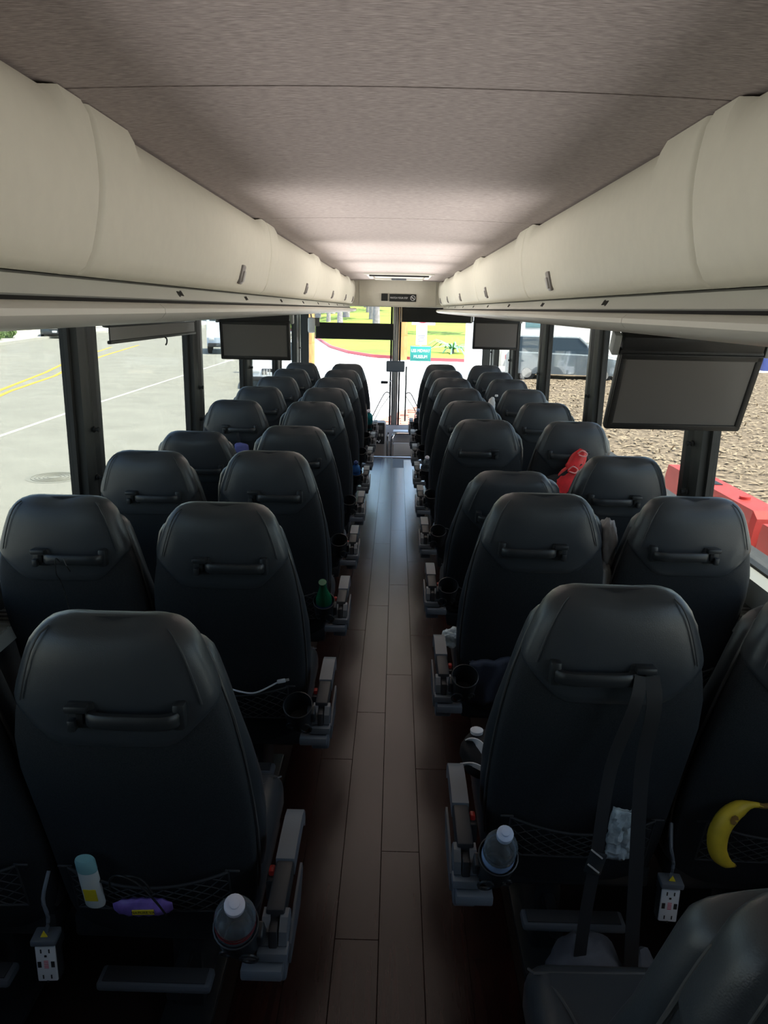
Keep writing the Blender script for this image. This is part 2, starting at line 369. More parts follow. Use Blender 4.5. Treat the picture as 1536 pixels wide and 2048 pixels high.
for side, s in (('left', -1), ('right', 1)):
    for k, (y0, y1) in enumerate(zip(SPL, SPL[1:])):
        L = y1-y0-.010
        t = thing('luggage_bin', 'cream overhead luggage bin on the %s rack, %s from the camera end' % (side, ORD[k+1]), 'luggage bin', (0, y0+.005, 0), 0, 'overhead luggage bins')
        d = bpy.data.objects.new('door', door_mesh(s, L)); COL.objects.link(d); d.parent = t
        MB().prism([(s*.57, 1.69), (s*1.2, 1.69), (s*1.2, 1.945), (s*.57, 1.945)], 1, .01, L-.01).build('bin_body', 'panel', t)
        lc = Vector((s*.4975, L*.7, 1.736)); tilt = Matrix.Rotation(s*-.27, 3, 'Y').to_4x4()
        la = MB().box((0, 0, 0), (.012, .046, .062), .008, 2, rot=tilt).build('latch', 'latch', t, lc)
        MB().box((-s*.006, .004, -.006), (.008, .026, .036), .004, 2, rot=tilt).build('latch_button', 'latch2', la)
        MB().box((-s*.006, 0, .024), (.007, .034, .006), .002, 1, rot=tilt).build('latch_slot', 'hole', la)
    # service panel below the doors and the rounded lip
    b = MB(); PP = [(.575, 1.684), (.563, 1.679), (.545, 1.650), (.55, 1.646), (.62, 1.646), (.62, 1.684)]
    b.prism([(s*x, z) for x, z in PP], 1, Y_REAR, Y_END-.02); sp = struct(b, 'trim_%d' % (60 if s < 0 else 61), 'panel'); tag(sp, 'service panel strip below the %s bins' % side)
    b = MB(); b.box((s*.6, (Y_REAR+Y_END)/2, 1.643), (.12, Y_END-Y_REAR-.05, .008)); b.build('groove', 'hole', sp, smooth=0)
    LP = [(.6, 1.640), (.50, 1.6405), (.476, 1.638), (.466, 1.630), (.465, 1.621), (.473, 1.611), (.49, 1.604), (.53, 1.598), (.6, 1.594), (.7, 1.590), (.8, 1.590), (.95, 1.596), (1.1, 1.61), (1.2, 1.63), (1.24, 1.66), (1.24, 1.68), (.62, 1.68)]
    cuts = [Y_REAR, 1.62, 3.3, 5.0, 6.75, 8.2, Y_END-.03]
    lip = None
    for c0, c1 in zip(cuts, cuts[1:]):
        q = MB().prism([(s*x, z) for x, z in LP], 1, c0+.0012, c1-.0012)
        if lip is None: lip = struct(q, 'trim_%d' % (62 if s < 0 else 63), 'lip'); tag(lip, 'rounded lip under the %s luggage rack' % side)
        else: q.build('lip_section', 'lip', lip)
    # printed seat markers on the service panel
    for k in range(8):
        y = (2.06 if s < 0 else 2.10)+.9*k
        t = thing('seat_marker', 'small dark printed seat marker under the %s rack, %s from the camera' % (side, ORD[k+1]), 'seat marker', (s*.5535, y, 1.6655), 0, 'seat markers under the racks')
        q = MB(); rt = Matrix.Rotation(s*.55, 3, 'Y').to_4x4()
        for dy, h in ((-.022, .013), (-.017, .013), (-.012, .013), (-.004, .012), (.004, .012), (.012, .013), (.017, .013), (.022, .013)):
            q.box((0, dy, 0), (.0016, .0022, h), rot=None)
        q.box((0, -.017, -.008), (.0016, .013, .0015)); q.box((0, .017, .008), (.0016, .013, .0015))
        q.v = [tuple(rt.to_3x3() @ Vector(v)) for v in q.v]; q.build('printed_icon', 'print_black', t, smooth=0)
    # unseen fill lamps added at the lip to brighten racks and ceiling
    for k in range(6):
        y0, y1 = (-1.2+1.75*k, .4+1.75*k)
        ld = bpy.data.lights.new('led_strip', 'AREA'); ld.shape = 'RECTANGLE'; ld.size = y1-y0; ld.size_y = .012; ld.energy = FILL_POWER[k]; ld.color = (1, .97, .92); ld.spread = R(110)
        lo = bpy.data.objects.new('led_strip', ld); COL.objects.link(lo); lo.location = (s*.463, (y0+y1)/2, 1.637)
        zax = Vector((s, 0, -.35 if k < 2 else -.7)).normalized(); xax = Vector((0, 1, 0)); yax = zax.cross(xax)      # shines across the aisle and a little up
        lo.rotation_euler = Matrix((xax, yax, zax)).transposed().to_euler()
# ================================================================== SEATS
# local frame: x towards the aisle for left seats, y forward, z up; origin on the floor below the rear face of the back
PIV = Vector((0, .19, .38))          # recline hinge
HW = [(.29, .165), (.31, .19), (.36, .203), (.42, .210), (.5, .214), (.6, .216), (.7, .214), (.78, .211), (.84, .206), (.9, .196), (.96, .181), (1.0, .169), (1.04, .155), (1.07, .142), (1.09, .128), (1.102, .112), (1.108, .095), (1.112, .07)]
YR = [(.29, .205), (.33, .19), (.4, .172), (.5, .145), (.6, .114), (.7, .075), (.8, .034), (.88, .011), (.95, .003), (1.0, .001), (1.05, .0), (1.08, .004), (1.095, .012), (1.106, .028), (1.112, .046)]
DP = [(.29, .02), (.34, .03), (.5, .04), (.9, .046), (1.05, .046), (1.08, .044), (1.095, .038), (1.106, .026), (1.112, .008)]
HWF = [(.36, .20), (.42, .215), (.5, .222), (.6, .226), (.7, .225), (.78, .217), (.85, .204), (.92, .187), (.98, .172), (1.02, .155), (1.04, .138), (1.053, .115), (1.06, .08)]
WING = [(.80, 0), (.88, .022), (.95, .036), (1.0, .042), (1.03, .036), (1.05, .02), (1.06, 0)]
def se(c, e): return math.copysign(abs(c)**e, c)
SEAM0 = .93
def seam_off(x):
    x = abs(x); return (-.058 if x < .095 else -.058+.095*(min(x, .2)-.095)/.105)
NR = 44
def back_ring(zn, grow=0., seam=True):
    out = []
    for j in range(NR):
        t = 2*math.pi*j/NR; c, sn = math.cos(t), math.sin(t)
        px, py = se(c, .62), se(sn, .62)
        x0 = lerp(zn, HW)*px; z = zn
        if seam:
            k = max(0, 1-abs(zn-SEAM0)/(.15 if zn > SEAM0 else .35)); wgt = max(0, min(1, (.35-py)/.7))
            z = zn+seam_off(x0)*k*wgt+(.037*k*(1-wgt))
        hwz = lerp(z, HW)+grow; d = lerp(z, DP); y0 = lerp(z, YR)
        x = hwz*px; y = y0+d+(d+grow)*py
        if py < 0: y -= .010*(1-(px*px))*min(1, max(0, (1.08-z)/.1))      # slightly domed rear
        if zn > 1.0: z -= .008*(1-abs(px))**2*((zn-1.0)/.112)*1.2        # dip in the middle of the top edge
        out.append((x-PIV.x, y-PIV.y, z-PIV.z))
    return out
def back_meshes():
    me = {}
    b = MB(); b.loft([back_ring(z) for z in (.293, .305, .33, .37, .42, .48, .55, .63, .7, .77, .84, .89, .93, .95)]); me['backrest'] = b.mesh('backrest', 'fabric', 60)
    zs = (.932, .936, .95, .975, 1.0, 1.025, 1.05, 1.07, 1.083, 1.094, 1.102, 1.108, 1.111)
    b = MB(); b.loft([back_ring(z, g) for z, g in zip(zs, (.0, .004, .006, .0065, .006, .006, .006, .006, .005, .005, .004, .003, .001))], cap0=False); me['headrest'] = b.mesh('headrest', 'leather', 60)
    # stitched seams running down both sides of the headrest, and across its top
    for s in (-1, 1):
        pth = []
        for z in (.965, .98, 1.0, 1.03, 1.06, 1.078, 1.09, 1.1):
            hx = (lerp(z, HW)+.004)*.87; pth.append((s*hx-PIV.x, lerp(z, YR)-.0035-.010*(1-.75)*.6+lerp(z, DP)*.10-PIV.y, z-PIV.z))
        me['stitching%d' % s] = MB().tube(pth, .002, 5).mesh('stitching%d' % s, 'stitch')
    # front leather body with wings
    rings = []
    for z in (.36, .40, .46, .52, .6, .7, .8, .88, .95, 1.0, 1.02, 1.035, 1.048, 1.056, 1.06):
        h = lerp(z, HWF); d = .042*min(1, (1.075-z)/.05)+.003; yc = lerp(z, YR)+.118; row = []
        for j in range(36):
            c, sn = math.cos(2*math.pi*j/36), math.sin(2*math.pi*j/36); hh = h+(lerp(z, WING) if c < 0 else 0)*abs(c)**1.5
            row.append((hh*se(c, .5)-PIV.x, yc+d*se(sn, .7)-(.03*(1-abs(c))*(sn > .3))+.02*(hh-h)/.04-PIV.y, z-PIV.z))
        rings.append(row)
    b = MB(); b.loft(rings); me['back_cushion'] = b.mesh('back_cushion', 'leather', 60)
    zz = [.36, .44, .5, .58, .66, .74, .82, .9, .95, .99, 1.02, 1.04]
    for s in (-1, 1):
        pth = [(s*(lerp(z, HW)+.002)-PIV.x, lerp(z, YR)+2*lerp(z, DP)*.72-PIV.y, z-PIV.z) for z in zz]
        pth.append((s*.10, .06-PIV.y, 1.05-PIV.z)); me['piping%d' % s] = MB().tube(pth, .0035, 6).mesh('piping%d' % s, 'piping')
    # grab handle
    b = MB(); hp = smooth_path([(-.03, -.012, 0), (-.024, -.036, 0), (.002, -.043, 0), (.05, -.044, 0), (.092, -.043, 0), (.116, -.034, 0), (.122, -.01, 0)], 4)
    pr = [(-.0085, -.009), (-.0055, -.013), (.0055, -.013), (.0085, -.009), (.0085, .009), (.0055, .013), (-.0055, .013), (-.0085, .009)]
    b.sweep([(p.x-PIV.x, p.y+.008-PIV.y, p.z+.948-PIV.z) for p in hp], pr)
    b.box((.124-PIV.x, -.008-PIV.y, .95-PIV.z), (.022, .03, .05), .006)
    me['grab_handle'] = b.mesh('grab_handle', 'plastic', 40)
    b = MB(); c = Vector((-.046, -.014, .949))-PIV
    b.box(c+Vector((0, .006, 0)), (.046, .026, .05), .005)
    b.box(c+Vector((-.003, -.012, .018)), (.04, .02, .014), .004); b.box(c+Vector((-.012, -.011, -.014)), (.014, .02, .022), .003)
    b.box(c+Vector((-.0, -.008, -.004)), (.012, .006, .02), .001, m=1)
    me['coat_hook'] = b.mesh('coat_hook', ['plastic', 'hole'], 40)
    # net pocket: cords and crossing elastic strands bulging off the back
    b = MB(); NW = .165
    def net(u, v):   # u across -1..1, v 0 bottom .. 1 top
        z = .395+.10*v+.026*u*u*(v-.2); bul = .034*(1-u*u)*(.3+.7*v)
        return (u*NW-PIV.x, lerp(z, YR)-.014-bul-PIV.y, z-PIV.z)
    for v, r in ((1, .0032), (0, .0026)): b.tube([net(-1+2*i/20, v) for i in range(21)], r, 6)
    for u in (-1, 1): b.box(Vector(net(u, 1))+Vector((u*.008, .004, 0)), (.03, .004, .005), .001, 1); b.tube([net(u, 0), net(u, .5), net(u, 1)], .0022, 5)
    n = 9
    for d in (1, -1):
        for k in range(-4, n):
            p = []
            for i in range(5):
                v = i/4; q = (k+4*v)/n if d > 0 else (k+4*(1-v))/n
                if 0 <= q <= 1: p.append(net(2*q-1, v))
            if len(p) > 1: b.tube(p, .0014, 4)
    me['net_pocket'] = b.mesh('net_pocket', 'net', 60)
    return me
CUP = (.219, -.054, .556); CUP_TILT = 32
def seat_protos():
    P = {}
    bm_ = back_meshes()
    b = MB(); b.box((0, .40, .385), (.43, .42, .125), .045, 4); me_c = b.mesh('seat_cushion', 'leather', 50)
    b = MB()
    for s in (-1, 1): b.tube(smooth_path([(s*.135, .22, .4485), (s*.13, .37, .4505), (s*.16, .51, .4485), (s*.205, .59, .43)], 4), .0028, 5)
    b.tube([(-.2, .565, .445), (0, .57, .4475), (.2, .565, .445)], .0026, 5); me_s = b.mesh('seam', 'piping')
    b = MB(); b.box((0, .40, .30), (.40, .40, .06), .01); b.box((0, .24, .30), (.36, .06, .08), .01); me_b = b.mesh('seat_base', 'plastic')
    b = MB(); b.box((.03, .36, .15), (.07, .20, .27), .012); b.box((.03, .36, .012), (.12, .36, .02), .004); me_p = b.mesh('pedestal', 'plastic')
    b = MB(); b.box((-.01, .16, .203), (.25, .055, .022), .008); b.box((-.01, .16, .2155), (.225, .04, .004), .001, m=1); me_f = b.mesh('foot_rest', ['bracket', 'net'])
    b = MB(); b.box((.03, .24, .18), (.03, .2, .03), .006); me_fb = b.mesh('foot_rest_arm', 'plastic')
    # aisle armrest
    X0, X1 = .259, .298; xm = (X0+X1)/2
    b = MB(); b.prism([(.155, .490), (.155, .529), (.22, .533), (.29, .532), (.325, .524), (.345, .505), (.35, .482), (.343, .468), (.334, .474), (.325, .488), (.30, .494)], 0, X0, X1); me_ap = b.mesh('arm_pad', 'arm_grey', 50)
    b = MB(); b.box((xm, .085, .505), (.036, .138, .043), .005); me_as = b.mesh('arm_sleeve', 'arm_dark')
    hp_ = [(-.01, .465), (-.016, .475), (-.01, .50), (.01, .516), (.035, .516), (.055, .495), (.06, .445), (-.005, .445)]
    b = MB(); b.prism(hp_, 0, X0-.004, X0+.011); b.prism(hp_, 0, X1-.009, X1+.006)
    b.box((xm, -.014, .46), (.058, .034, .02), .003); b.box((xm-.018, -.03, .434), (.078, .034, .024), .004); b.box((xm, .035, .42), (.05, .11, .05), .006)
    me_ah = b.mesh('hinge_bracket', 'arm_grey')
    b = MB(); b.box((xm, .012, .47), (.016, .06, .075), .003); me_hs = b.mesh('hinge_slot', 'arm_dark')
    b = MB(); b.prism([(.0, .42), (.01, .455), (.08, .485), (.19, .492), (.2, .47), (.15, .42)], 0, X1+.007, X1+.012); me_sh = b.mesh('side_shield', 'bracket')
    # cup holder hooked on the armrest bracket, tipped back towards the row behind
    CT = R(CUP_TILT); n = 22; b = MB()
    cr = lambda r, z: [(r*math.cos(2*math.pi*j/n), r*math.sin(2*math.pi*j/n), z) for j in range(n)]
    b.loft([cr(*q) for q in [(.041, -.004), (.042, .0), (.0395, .001), (.0375, -.02), (.0335, -.088), (.0, -.089)]], cap0=False, cap1=False)
    b.loft([cr(*q) for q in [(.041, -.004), (.0395, -.025), (.0355, -.093), (.0, -.094)]], cap0=False, cap1=False)
    b.tube([(.022+.016*math.cos(t*math.pi/6), -.040, -.062+.024*math.sin(t*math.pi/6)) for t in range(12)], .003, 6, closed=True)
    b.tube([(-.022+.01*math.cos(t*math.pi/6), -.034, -.06+.014*math.sin(t*math.pi/6)) for t in range(12)], .0025, 6, closed=True)
    b.box((.036, .0, -.05), (.022, .03, .05), .004)
    rm = Matrix.Rotation(CT, 3, 'X'); b.v = [tuple(rm @ Vector(v)+Vector(CUP)) for v in b.v]
    me_cup = b.mesh('cup_holder', 'plastic', 50)
    b = MB(); b.box((.245, .19, .462), (.013, .022, .03), .004); me_bk = b.mesh('belt_buckle', 'red_plastic')
    b = MB(); b.box((.245, .18, .44), (.02, .034, .05), .004); me_bs = b.mesh('buckle_stalk', 'plastic')
    def mirror(me):
        m2 = me.copy(); m2.transform(Matrix.Scale(-1, 4, (1, 0, 0))); m2.flip_normals(); return m2
    for s in (-1, 1):
        mm = (lambda m_: m_) if s < 0 else mirror
        cache = {}
        def mk(name, me, par, loc=(0, 0, 0)):
            if me.name not in cache: cache[me.name] = mm(me)
            o = bpy.data.objects.new(name, cache[me.name]); COL.objects.link(o); o.parent = par; o.location = loc; return o
        for typ in ('aisle', 'window'):
            t = thing('coach_seat', None, 'seat')
            bk = mk('backrest', bm_['backrest'], t, PIV); mk('piping', bm_['piping-1'], bk); mk('piping', bm_['piping1'], bk)
            hd = mk('headrest', bm_['headrest'], t, PIV); mk('stitching', bm_['stitching-1'], hd); mk('stitching', bm_['stitching1'], hd)
            mk('back_cushion', bm_['back_cushion'], t, PIV)
            gh = mk('grab_handle', bm_['grab_handle'], t, PIV); mk('coat_hook', bm_['coat_hook'], gh)
            mk('net_pocket', bm_['net_pocket'], t, PIV)
            cu = mk('seat_cushion', me_c, t); mk('seam', me_s, cu)
            mk('seat_base', me_b, t); mk('pedestal', me_p, t); fr = mk('foot_rest', me_f, t); mk('foot_rest_arm', me_fb, fr)
            if typ == 'aisle':
                ap = mk('armrest', me_ap, t); tag(ap, 'light grey armrest with dark sleeve and grey hinge'); mk('arm_sleeve', me_as, ap); hb = mk('hinge_bracket', me_ah, ap); mk('hinge_slot', me_hs, ap); mk('side_shield', me_sh, ap)
                mk('cup_holder', me_cup, t)
                bs = mk('buckle_stalk', me_bs, t); rb = mk('belt_buckle', me_bk, bs); tag(rb, 'red release button')
            P[(s, typ)] = t
    return P
PROTO = seat_protos(); USED = set()
XA, XW = .463, .913
Y0 = {-1: 1.2043, 1: 1.408}; PITCH_ROW = .8
RECLINE = {(1, 'aisle', 3): 15.5, (-1, 'window', 4): 11, (1, 'window', 3): 5, (-1, 'aisle', 4): 5, (-1, 'window', 3): 2, (1, 'window', 8): 2, (-1, 'window', 2): -2, (1, 'aisle', 0): 3.5}
SEAT = {}
def place_seat(s, typ, row):
    key = (s, typ)
    t = PROTO[key] if key not in USED else copy_tree(PROTO[key])
    USED.add(key)
    t.location = (s*(XA if typ == 'aisle' else XW)+(.03 if row == 0 else -.012 if (s, typ, row) == (-1, 'aisle', 1) else 0), Y0[s]+PITCH_ROW*(row-1), 0)
    side = 'left' if s < 0 else 'right'
    n = {0: 'nearest, partly in view'}.get(row, ORD[row]+' row from camera')
    what = 'black leather coach seat on the %s of the aisle' % side if typ == 'aisle' else 'black leather coach seat by the %s windows' % side
    ex = ', reclined' if (s, typ, row) == (1, 'aisle', 3) else ''
    t['label'] = what+', '+n+ex
    t['group'] = '%s seats on the %s side' % (typ, side)
    a = RECLINE.get((s, typ, row), 0)
    for ch in t.children:
        if ch.name.split('.')[0] in ('backrest', 'headrest', 'back_cushion', 'grab_handle', 'net_pocket'): ch.rotation_euler.x = R(a)
    SEAT[(s, typ, row)] = t
for s in (-1, 1):
    for row in range(9, -1, -1):
        if row > 0 or s > 0: place_seat(s, 'aisle', row)
        if row > 0: place_seat(s, 'window', row)
# ================================================================== FITTINGS
def monitor(label, x0, x1, y, ztop, h, tilt):
    xm = (x0+x1)/2; wd = x1-x0
    t = thing('monitor', label, 'monitor', (xm, y, ztop), 0, 'flip-down monitors under the racks'); t.rotation_euler.x = tilt
    MB().box((0, 0, -h/2), (wd, .03, h), .008).build('screen_frame', 'tv', t)
    f = MB(); bz = .024
    for c, d in (((0, -.017, -bz/2-.006), (wd-.01, .008, bz-.006)), ((0, -.017, -h+bz/2+.004), (wd-.01, .008, bz-.006)), ((-wd/2+bz/2, -.017, -h/2), (bz-.006, .008, h-.02)), ((wd/2-bz/2, -.017, -h/2), (bz-.006, .008, h-.02))): f.box(c, d, .003)
    f.build('bezel', 'tv', t)
    MB().box((0, -.0155, -h/2), (wd-2*bz+.008, .003, h-2*bz+.008)).build('screen', 'screen', t, smooth=0)
    hb = MB(); hb.box((0, .012, .012), (wd*.98, .05, .05), .006); hb.build('hinge_housing', 'tv', t)
    for s in (-1, 1): MB().box((s*(wd/2+.012), .01, .01), (.02, .04, .06), .004).build('mount_bracket', 'sill', t)
    return t
monitor('large black flip-down monitor hanging from the right rack near the camera', .632, 1.032, 2.2, 1.548, .258, R(23))
monitor('black flip-down monitor hanging from the left rack over the window seats', -1.085, -.648, 4.86, 1.556, .245, R(8))
monitor('far black flip-down monitor hanging from the right rack near the door', .705, 1.125, 7.2, 1.556, .26, R(5))
# window roller blind on the left
t = thing('roller_blind', 'rolled dark window blind with pull cord over the left window', 'blind', (-1.165, 3.85, 1.545))
MB().box((0, 0, .03), (.045, 1.36, .07), .015).build('cassette', 'pillar', t)
MB().box((.01, 0, -.03), (.006, 1.34, .06)).build('blind_fabric', 'screen', t)
MB().box((.01, 0, -.062), (.018, 1.36, .014), .004).build('bottom_bar', 'pillar', t)
MB().tube(smooth_path([(.02, .06, -.066), (.024, .075, -.075), (.022, .08, -.095), (.016, .076, -.105)], 4), .004, 6).build('pull_cord', 'rubber', t)
# windscreen blinds
def wblind(label, x0, x1, z0, z1):
    xm, wd = (x0+x1)/2, x1-x0
    t = thing('windscreen_blind', label, 'blind', (xm, 10.02, z1))
    MB().box((0, 0, (z0-z1)/2), (wd, .006, z1-z0)).build('blind_fabric', 'blind', t, smooth=0)
    MB().tube([(-wd/2, 0, z0-z1), (wd/2, 0, z0-z1)], .009, 8).build('bottom_rod', 'blind', t)
    q = MB()
    for s in (-1, 1): q.tube([(s*(wd/2+.008), .0, z0-z1-.01), (s*(wd/2+.008), .0, 1.68-z1)], .005, 6)
    q.build('guide_rod', 'steel', t); MB().box((0, .16, 1.675-z1), (wd+.06, .34, .02), .004).build('cassette', 'blind', t)
wblind('black roller blind half down over the driver side windscreen', -1.02, -.035, 1.262, 1.456)
wblind('black roller blind at the top of the door side windscreen', .07, .955, 1.49, 1.675)
# interior mirror hung on the mullion
t = thing('interior_mirror', 'rounded grey rear-view mirror at the windscreen mullion', 'mirror', (.005, 9.95, .93))
MB().box((0, 0, 0), (.235, .03, .14), .055, 5).build('mirror_housing', 'bracket', t)
MB().box((0, -.014, 0), (.205, .006, .11), .045, 5).build('mirror_glass', 'arm_grey', t)
MB().tube([(0, .01, 0), (0, .2, .02), (0, .36, .03)], .012, 8).build('mirror_arm', 'steel', t)
t = thing('convex_mirror', 'white rounded mirror at the driver side front corner', 'mirror', (-1.06, 9.9, 1.42))
MB().box((0, 0, 0), (.09, .05, .19), .03, 4).build('mirror_housing', 'white', t)
MB().box((.05, .02, .04), (.1, .012, .1), .005).build('mirror_glass', 'screen', t); MB().tube([(0, .02, .08), (-.03, .1, .2), (-.03, .3, .25)], .01, 6).build('mirror_arm', 'steel', t)
# step sign and dark square on the header
t = thing('step_sign', 'black header sign reading WATCH YOUR STEP beside a no smoking mark', 'sign', (.072, Y_END-.006, 1.765))
MB().box((0, 0, 0), (.315, .012, .085), .002, 1).build('sign_plate', 'black_sign', t)
lettering('WATCH YOUR STEP', .029, 'print_white', t, (-.045, -.0068, -.002), (R(90), 0, 0), sx=.78)
q = MB(); q.tube([(.117+.027*math.cos(a*math.pi/10), -.0075, .0+.027*math.sin(a*math.pi/10)) for a in range(20)], .0032, 5, closed=True); q.tube([(.117-.019, -.0075, .019), (.117+.019, -.0075, -.019)], .0032, 5); q.box((.112, -.007, 0), (.03, .002, .006)); q.build('no_smoking_mark', 'print_white', t)
t = MB().box((0, 0, 0), (.075, .012, .082), .002, 1).build('display_panel', 'black_sign', None, (-.142, Y_END-.006, 1.768)); tag(t, 'small black square panel on the header left of the sign', 'panel')
# roof hatch ahead of the last ceiling panel
t = thing('roof_hatch', 'pale roof hatch frame in the ceiling before the header', 'hatch', (.02, 8.0, 1.958))
q = MB(); 
for c, d in (((0, -.5, 0), (.66, .05, .03)), ((0, .62, 0), (.52, .06, .04)), ((-.29, .06, 0), (.05, 1.1, .024)), ((.29, .06, 0), (.05, 1.1, .024))): q.box(c, d, .008)
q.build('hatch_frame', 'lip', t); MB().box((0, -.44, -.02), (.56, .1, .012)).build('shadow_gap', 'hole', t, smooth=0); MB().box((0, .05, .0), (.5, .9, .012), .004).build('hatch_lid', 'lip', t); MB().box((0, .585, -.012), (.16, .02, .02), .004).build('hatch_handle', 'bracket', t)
# front dash, driver console, rails
t = thing('dashboard', 'grey dashboard across the foot of the windscreen', 'dashboard', (0, 10.05, -.2))
q = MB(); q.prism([(-.25, -.22), (.25, -.22), (.27, .30), (.2, .335), (.02, .30), (-.06, .24), (-.18, .18)], 0, -1.15, 1.15); q.build('dash_body', 'dash', t)
MB().box((.13, -.1, .3), (.27, .16, .02), .01).build('dash_tray', 'white', t); MB().box((.13, -.215, .155), (.27, .03, .012), .003).build('dash_strip', 'chrome', t)
t = thing('driver_console', 'dark upright driver console with switches left of the aisle end', 'console', (-.19, 9.45, -.45))
MB().box((0, 0, .37), (.19, .3, .74), .03, 3).build('console_body', 'dash', t)
MB().box((0, -.148, .62), (.165, .02, .26), .008).build('console_face', 'dash_black', t)
MB().box((-.01, -.16, .69), (.13, .008, .05), .003).build('radio', 'screen', t)
for i in range(4): MB().box((-.05+.035*i, -.16, .6), (.022, .01, .03), .003).build('rocker_switch', 'latch2', t)
MB().tube(smooth_path([(-.02, -.162, .52), (.0, -.17, .53), (.015, -.165, .51), (.03, -.162, .54)], 4), .006, 6).build('microphone_cord', 'white', t)
t = thing('stair_rail', 'bent chrome handrail over the entry stairs', 'rail', (.02, 9.2, -.45))
q = MB(); q.tube(smooth_path([(-.045, 0, .0), (-.045, 0, .45), (-.03, 0, .6), (.02, .02, .635), (.2, .02, .635), (.27, .02, .62), (.28, .02, .5), (.28, .02, 0)], 5), .014, 8); q.tube([(-.03, 0, .33), (.28, .02, .33)], .01, 8); q.build('rail_tube', 'chrome', t)
MB().box((.12, .03, .15), (.29, .02, .3), .006).build('kick_panel', 'dash', t); MB().box((.12, .03, .44), (.27, .02, .16), .006).build('modesty_panel', 'white', t)
t = thing('grab_pole', 'thin chrome pole at the aisle end by the driver console', 'pole', (-.07, 9.1, -.45)); MB().tube([(0, 0, 0), (0, 0, .62), (.01, .01, .66)], .012, 8).build('pole_tube', 'chrome', t); MB().lathe([(.03, 0), (.03, .01), (.014, .014)], n=12).build('pole_foot', 'chrome', t)
t = thing('bus_fan', 'little black fan clipped left of the mullion', 'fan', (-.13, 9.8, .74)); MB().box((0, 0, 0), (.09, .04, .035), .008).build('fan_case', 'dash_black', t); MB().tube([(0, 0, -.015), (.09, .45, -.02)], .006, 6).build('fan_arm', 'steel', t)
# wipers outside the windscreen
for s, x in ((-1, -.06), (1, .15)):
    t = thing('wiper', 'parked upright windscreen wiper on the %s half' % ('driver' if s < 0 else 'door'), 'wiper', (x, FRONT+.06, .12))
    MB().tube([(0, 0, .05), (.0, 0, .78)], .011, 6).build('wiper_blade', 'rubber', t)
    q = MB(); q.tube(smooth_path([(.01*s, .02, .42), (.05*s, .03, .43), (.1*s, .03, .37), (.24*s, .03, .08), (.26*s, .0, .0)], 4), .008, 6); q.tube([(.0, .02, .39), (.12*s, .03, .22), (.23*s, .03, .0)], .006, 6); q.build('wiper_arm', 'rubber', t)

# ================================================================== THINGS LEFT ON THE SEATS
def cup_of(s, row): return Vector((s*XA-s*CUP[0], Y0[s]+PITCH_ROW*(row-1)+CUP[1], CUP[2]))
def bottle(label, s, row, body='bottle', cap='cap_white', label_m=None, sc=1., liquid=None, group='drink bottles in the cup holders', shape='water', dz=0.):
    c = cup_of(s, row); ax = Vector((0, -math.sin(R(CUP_TILT)), math.cos(R(CUP_TILT)))); t = thing('bottle', label, 'bottle', c+ax*(-.086+dz), 0, group); t.rotation_euler.x = R(CUP_TILT)
    r = .0325
    if shape == 'water': pr = [(.022, 0), (.028, .004), (r*.93, .012), (r*.93, .05), (r*.88, .055), (r, .06), (r, .095), (r*.9, .1), (r, .105), (r, .125), (r*.82, .142), (.017, .156), (.0135, .16), (.0135, .174)]
    else: pr = [(.022, 0), (.028, .005), (.0315, .015), (.0315, .09), (.029, .11), (.02, .14), (.0145, .165), (.0135, .19), (.015, .193), (.015, .2)]
    MB().lathe([(a*sc, z*sc) for a, z in pr], n=24).build('bottle_body', body, t, smooth=60)
    zt = pr[-1][1]*sc
    if cap: MB().lathe([(.0155*sc, zt-.002), (.016*sc, zt+.002), (.016*sc, zt+.013), (.013*sc, zt+.016), (.008*sc, zt+.0165), (.008*sc, zt+.022), (.0065*sc, zt+.023)], n=18).build('bottle_cap', cap, t, smooth=40)
    if label_m: MB().lathe([((r+.0008)*sc, z*sc) for z in (.062, .094)], n=24, cap0=False, cap1=False).build('bottle_label', label_m, t, smooth=60)
    if liquid: MB().lathe([(a*sc*.94, z*sc) for a, z in pr[:7]]+[(0.001, .0951*sc)], n=24).build('drink', liquid, t, smooth=60)
    return t
t = bottle('clear water bottle with white sport cap in the nearest left cup holder', -1, 1, 'bottle', 'cap_white', None, 1.12, 'water')
q = MB(); q.lathe([(.0374, .108), (.0374, .117)], n=24, cap0=False, cap1=False); q.lathe([(.0374, .124), (.0374, .129)], n=24, cap0=False, cap1=False); q.build('label_band', 'label_red', t, smooth=60); t.rotation_euler.y = R(8); t.location.x -= .023
bottle('clear water bottle with pale blue cap and label in the right front cup holder', 1, 1, 'bottle', 'cap_blue', 'label_blue', 1.03, 'water', dz=.012)
t = bottle('empty green glass bottle in a left side cup holder', -1, 3, 'bottle_green', None, None, 1., None, shape='beer')
q = MB(); q.lathe([(.0322, .05), (.0322, .085)], n=24, cap0=False, cap1=False); q.build('bottle_label', 'label_navy', t, smooth=60)
q = MB(); 
for a in (-1.9, -1.2): q.box((.033*math.cos(a), .033*math.sin(a), .07), (.02, .002, .012), 0, rot=Matrix.Rotation(a+math.pi/2, 4, 'Z'))
q.build('label_print', 'print_white', t)
bottle('bottle of blue drink in a cup holder far down the left side', -1, 6, 'bottle_blue', 'label_navy', None, .95)
bottle('tall teal bottle in the farthest left cup holder', -1, 9, 'bottle_teal', 'cap_white', None, 1.25)
bottle('clear bottle with pale cap in a cup holder far down the right side', 1, 6, 'bottle', 'cap_white', None, 1.)
bottle('clear bottle with blue cap at the farthest right seat', 1, 9, 'bottle', 'label_blue', None, 1.2)
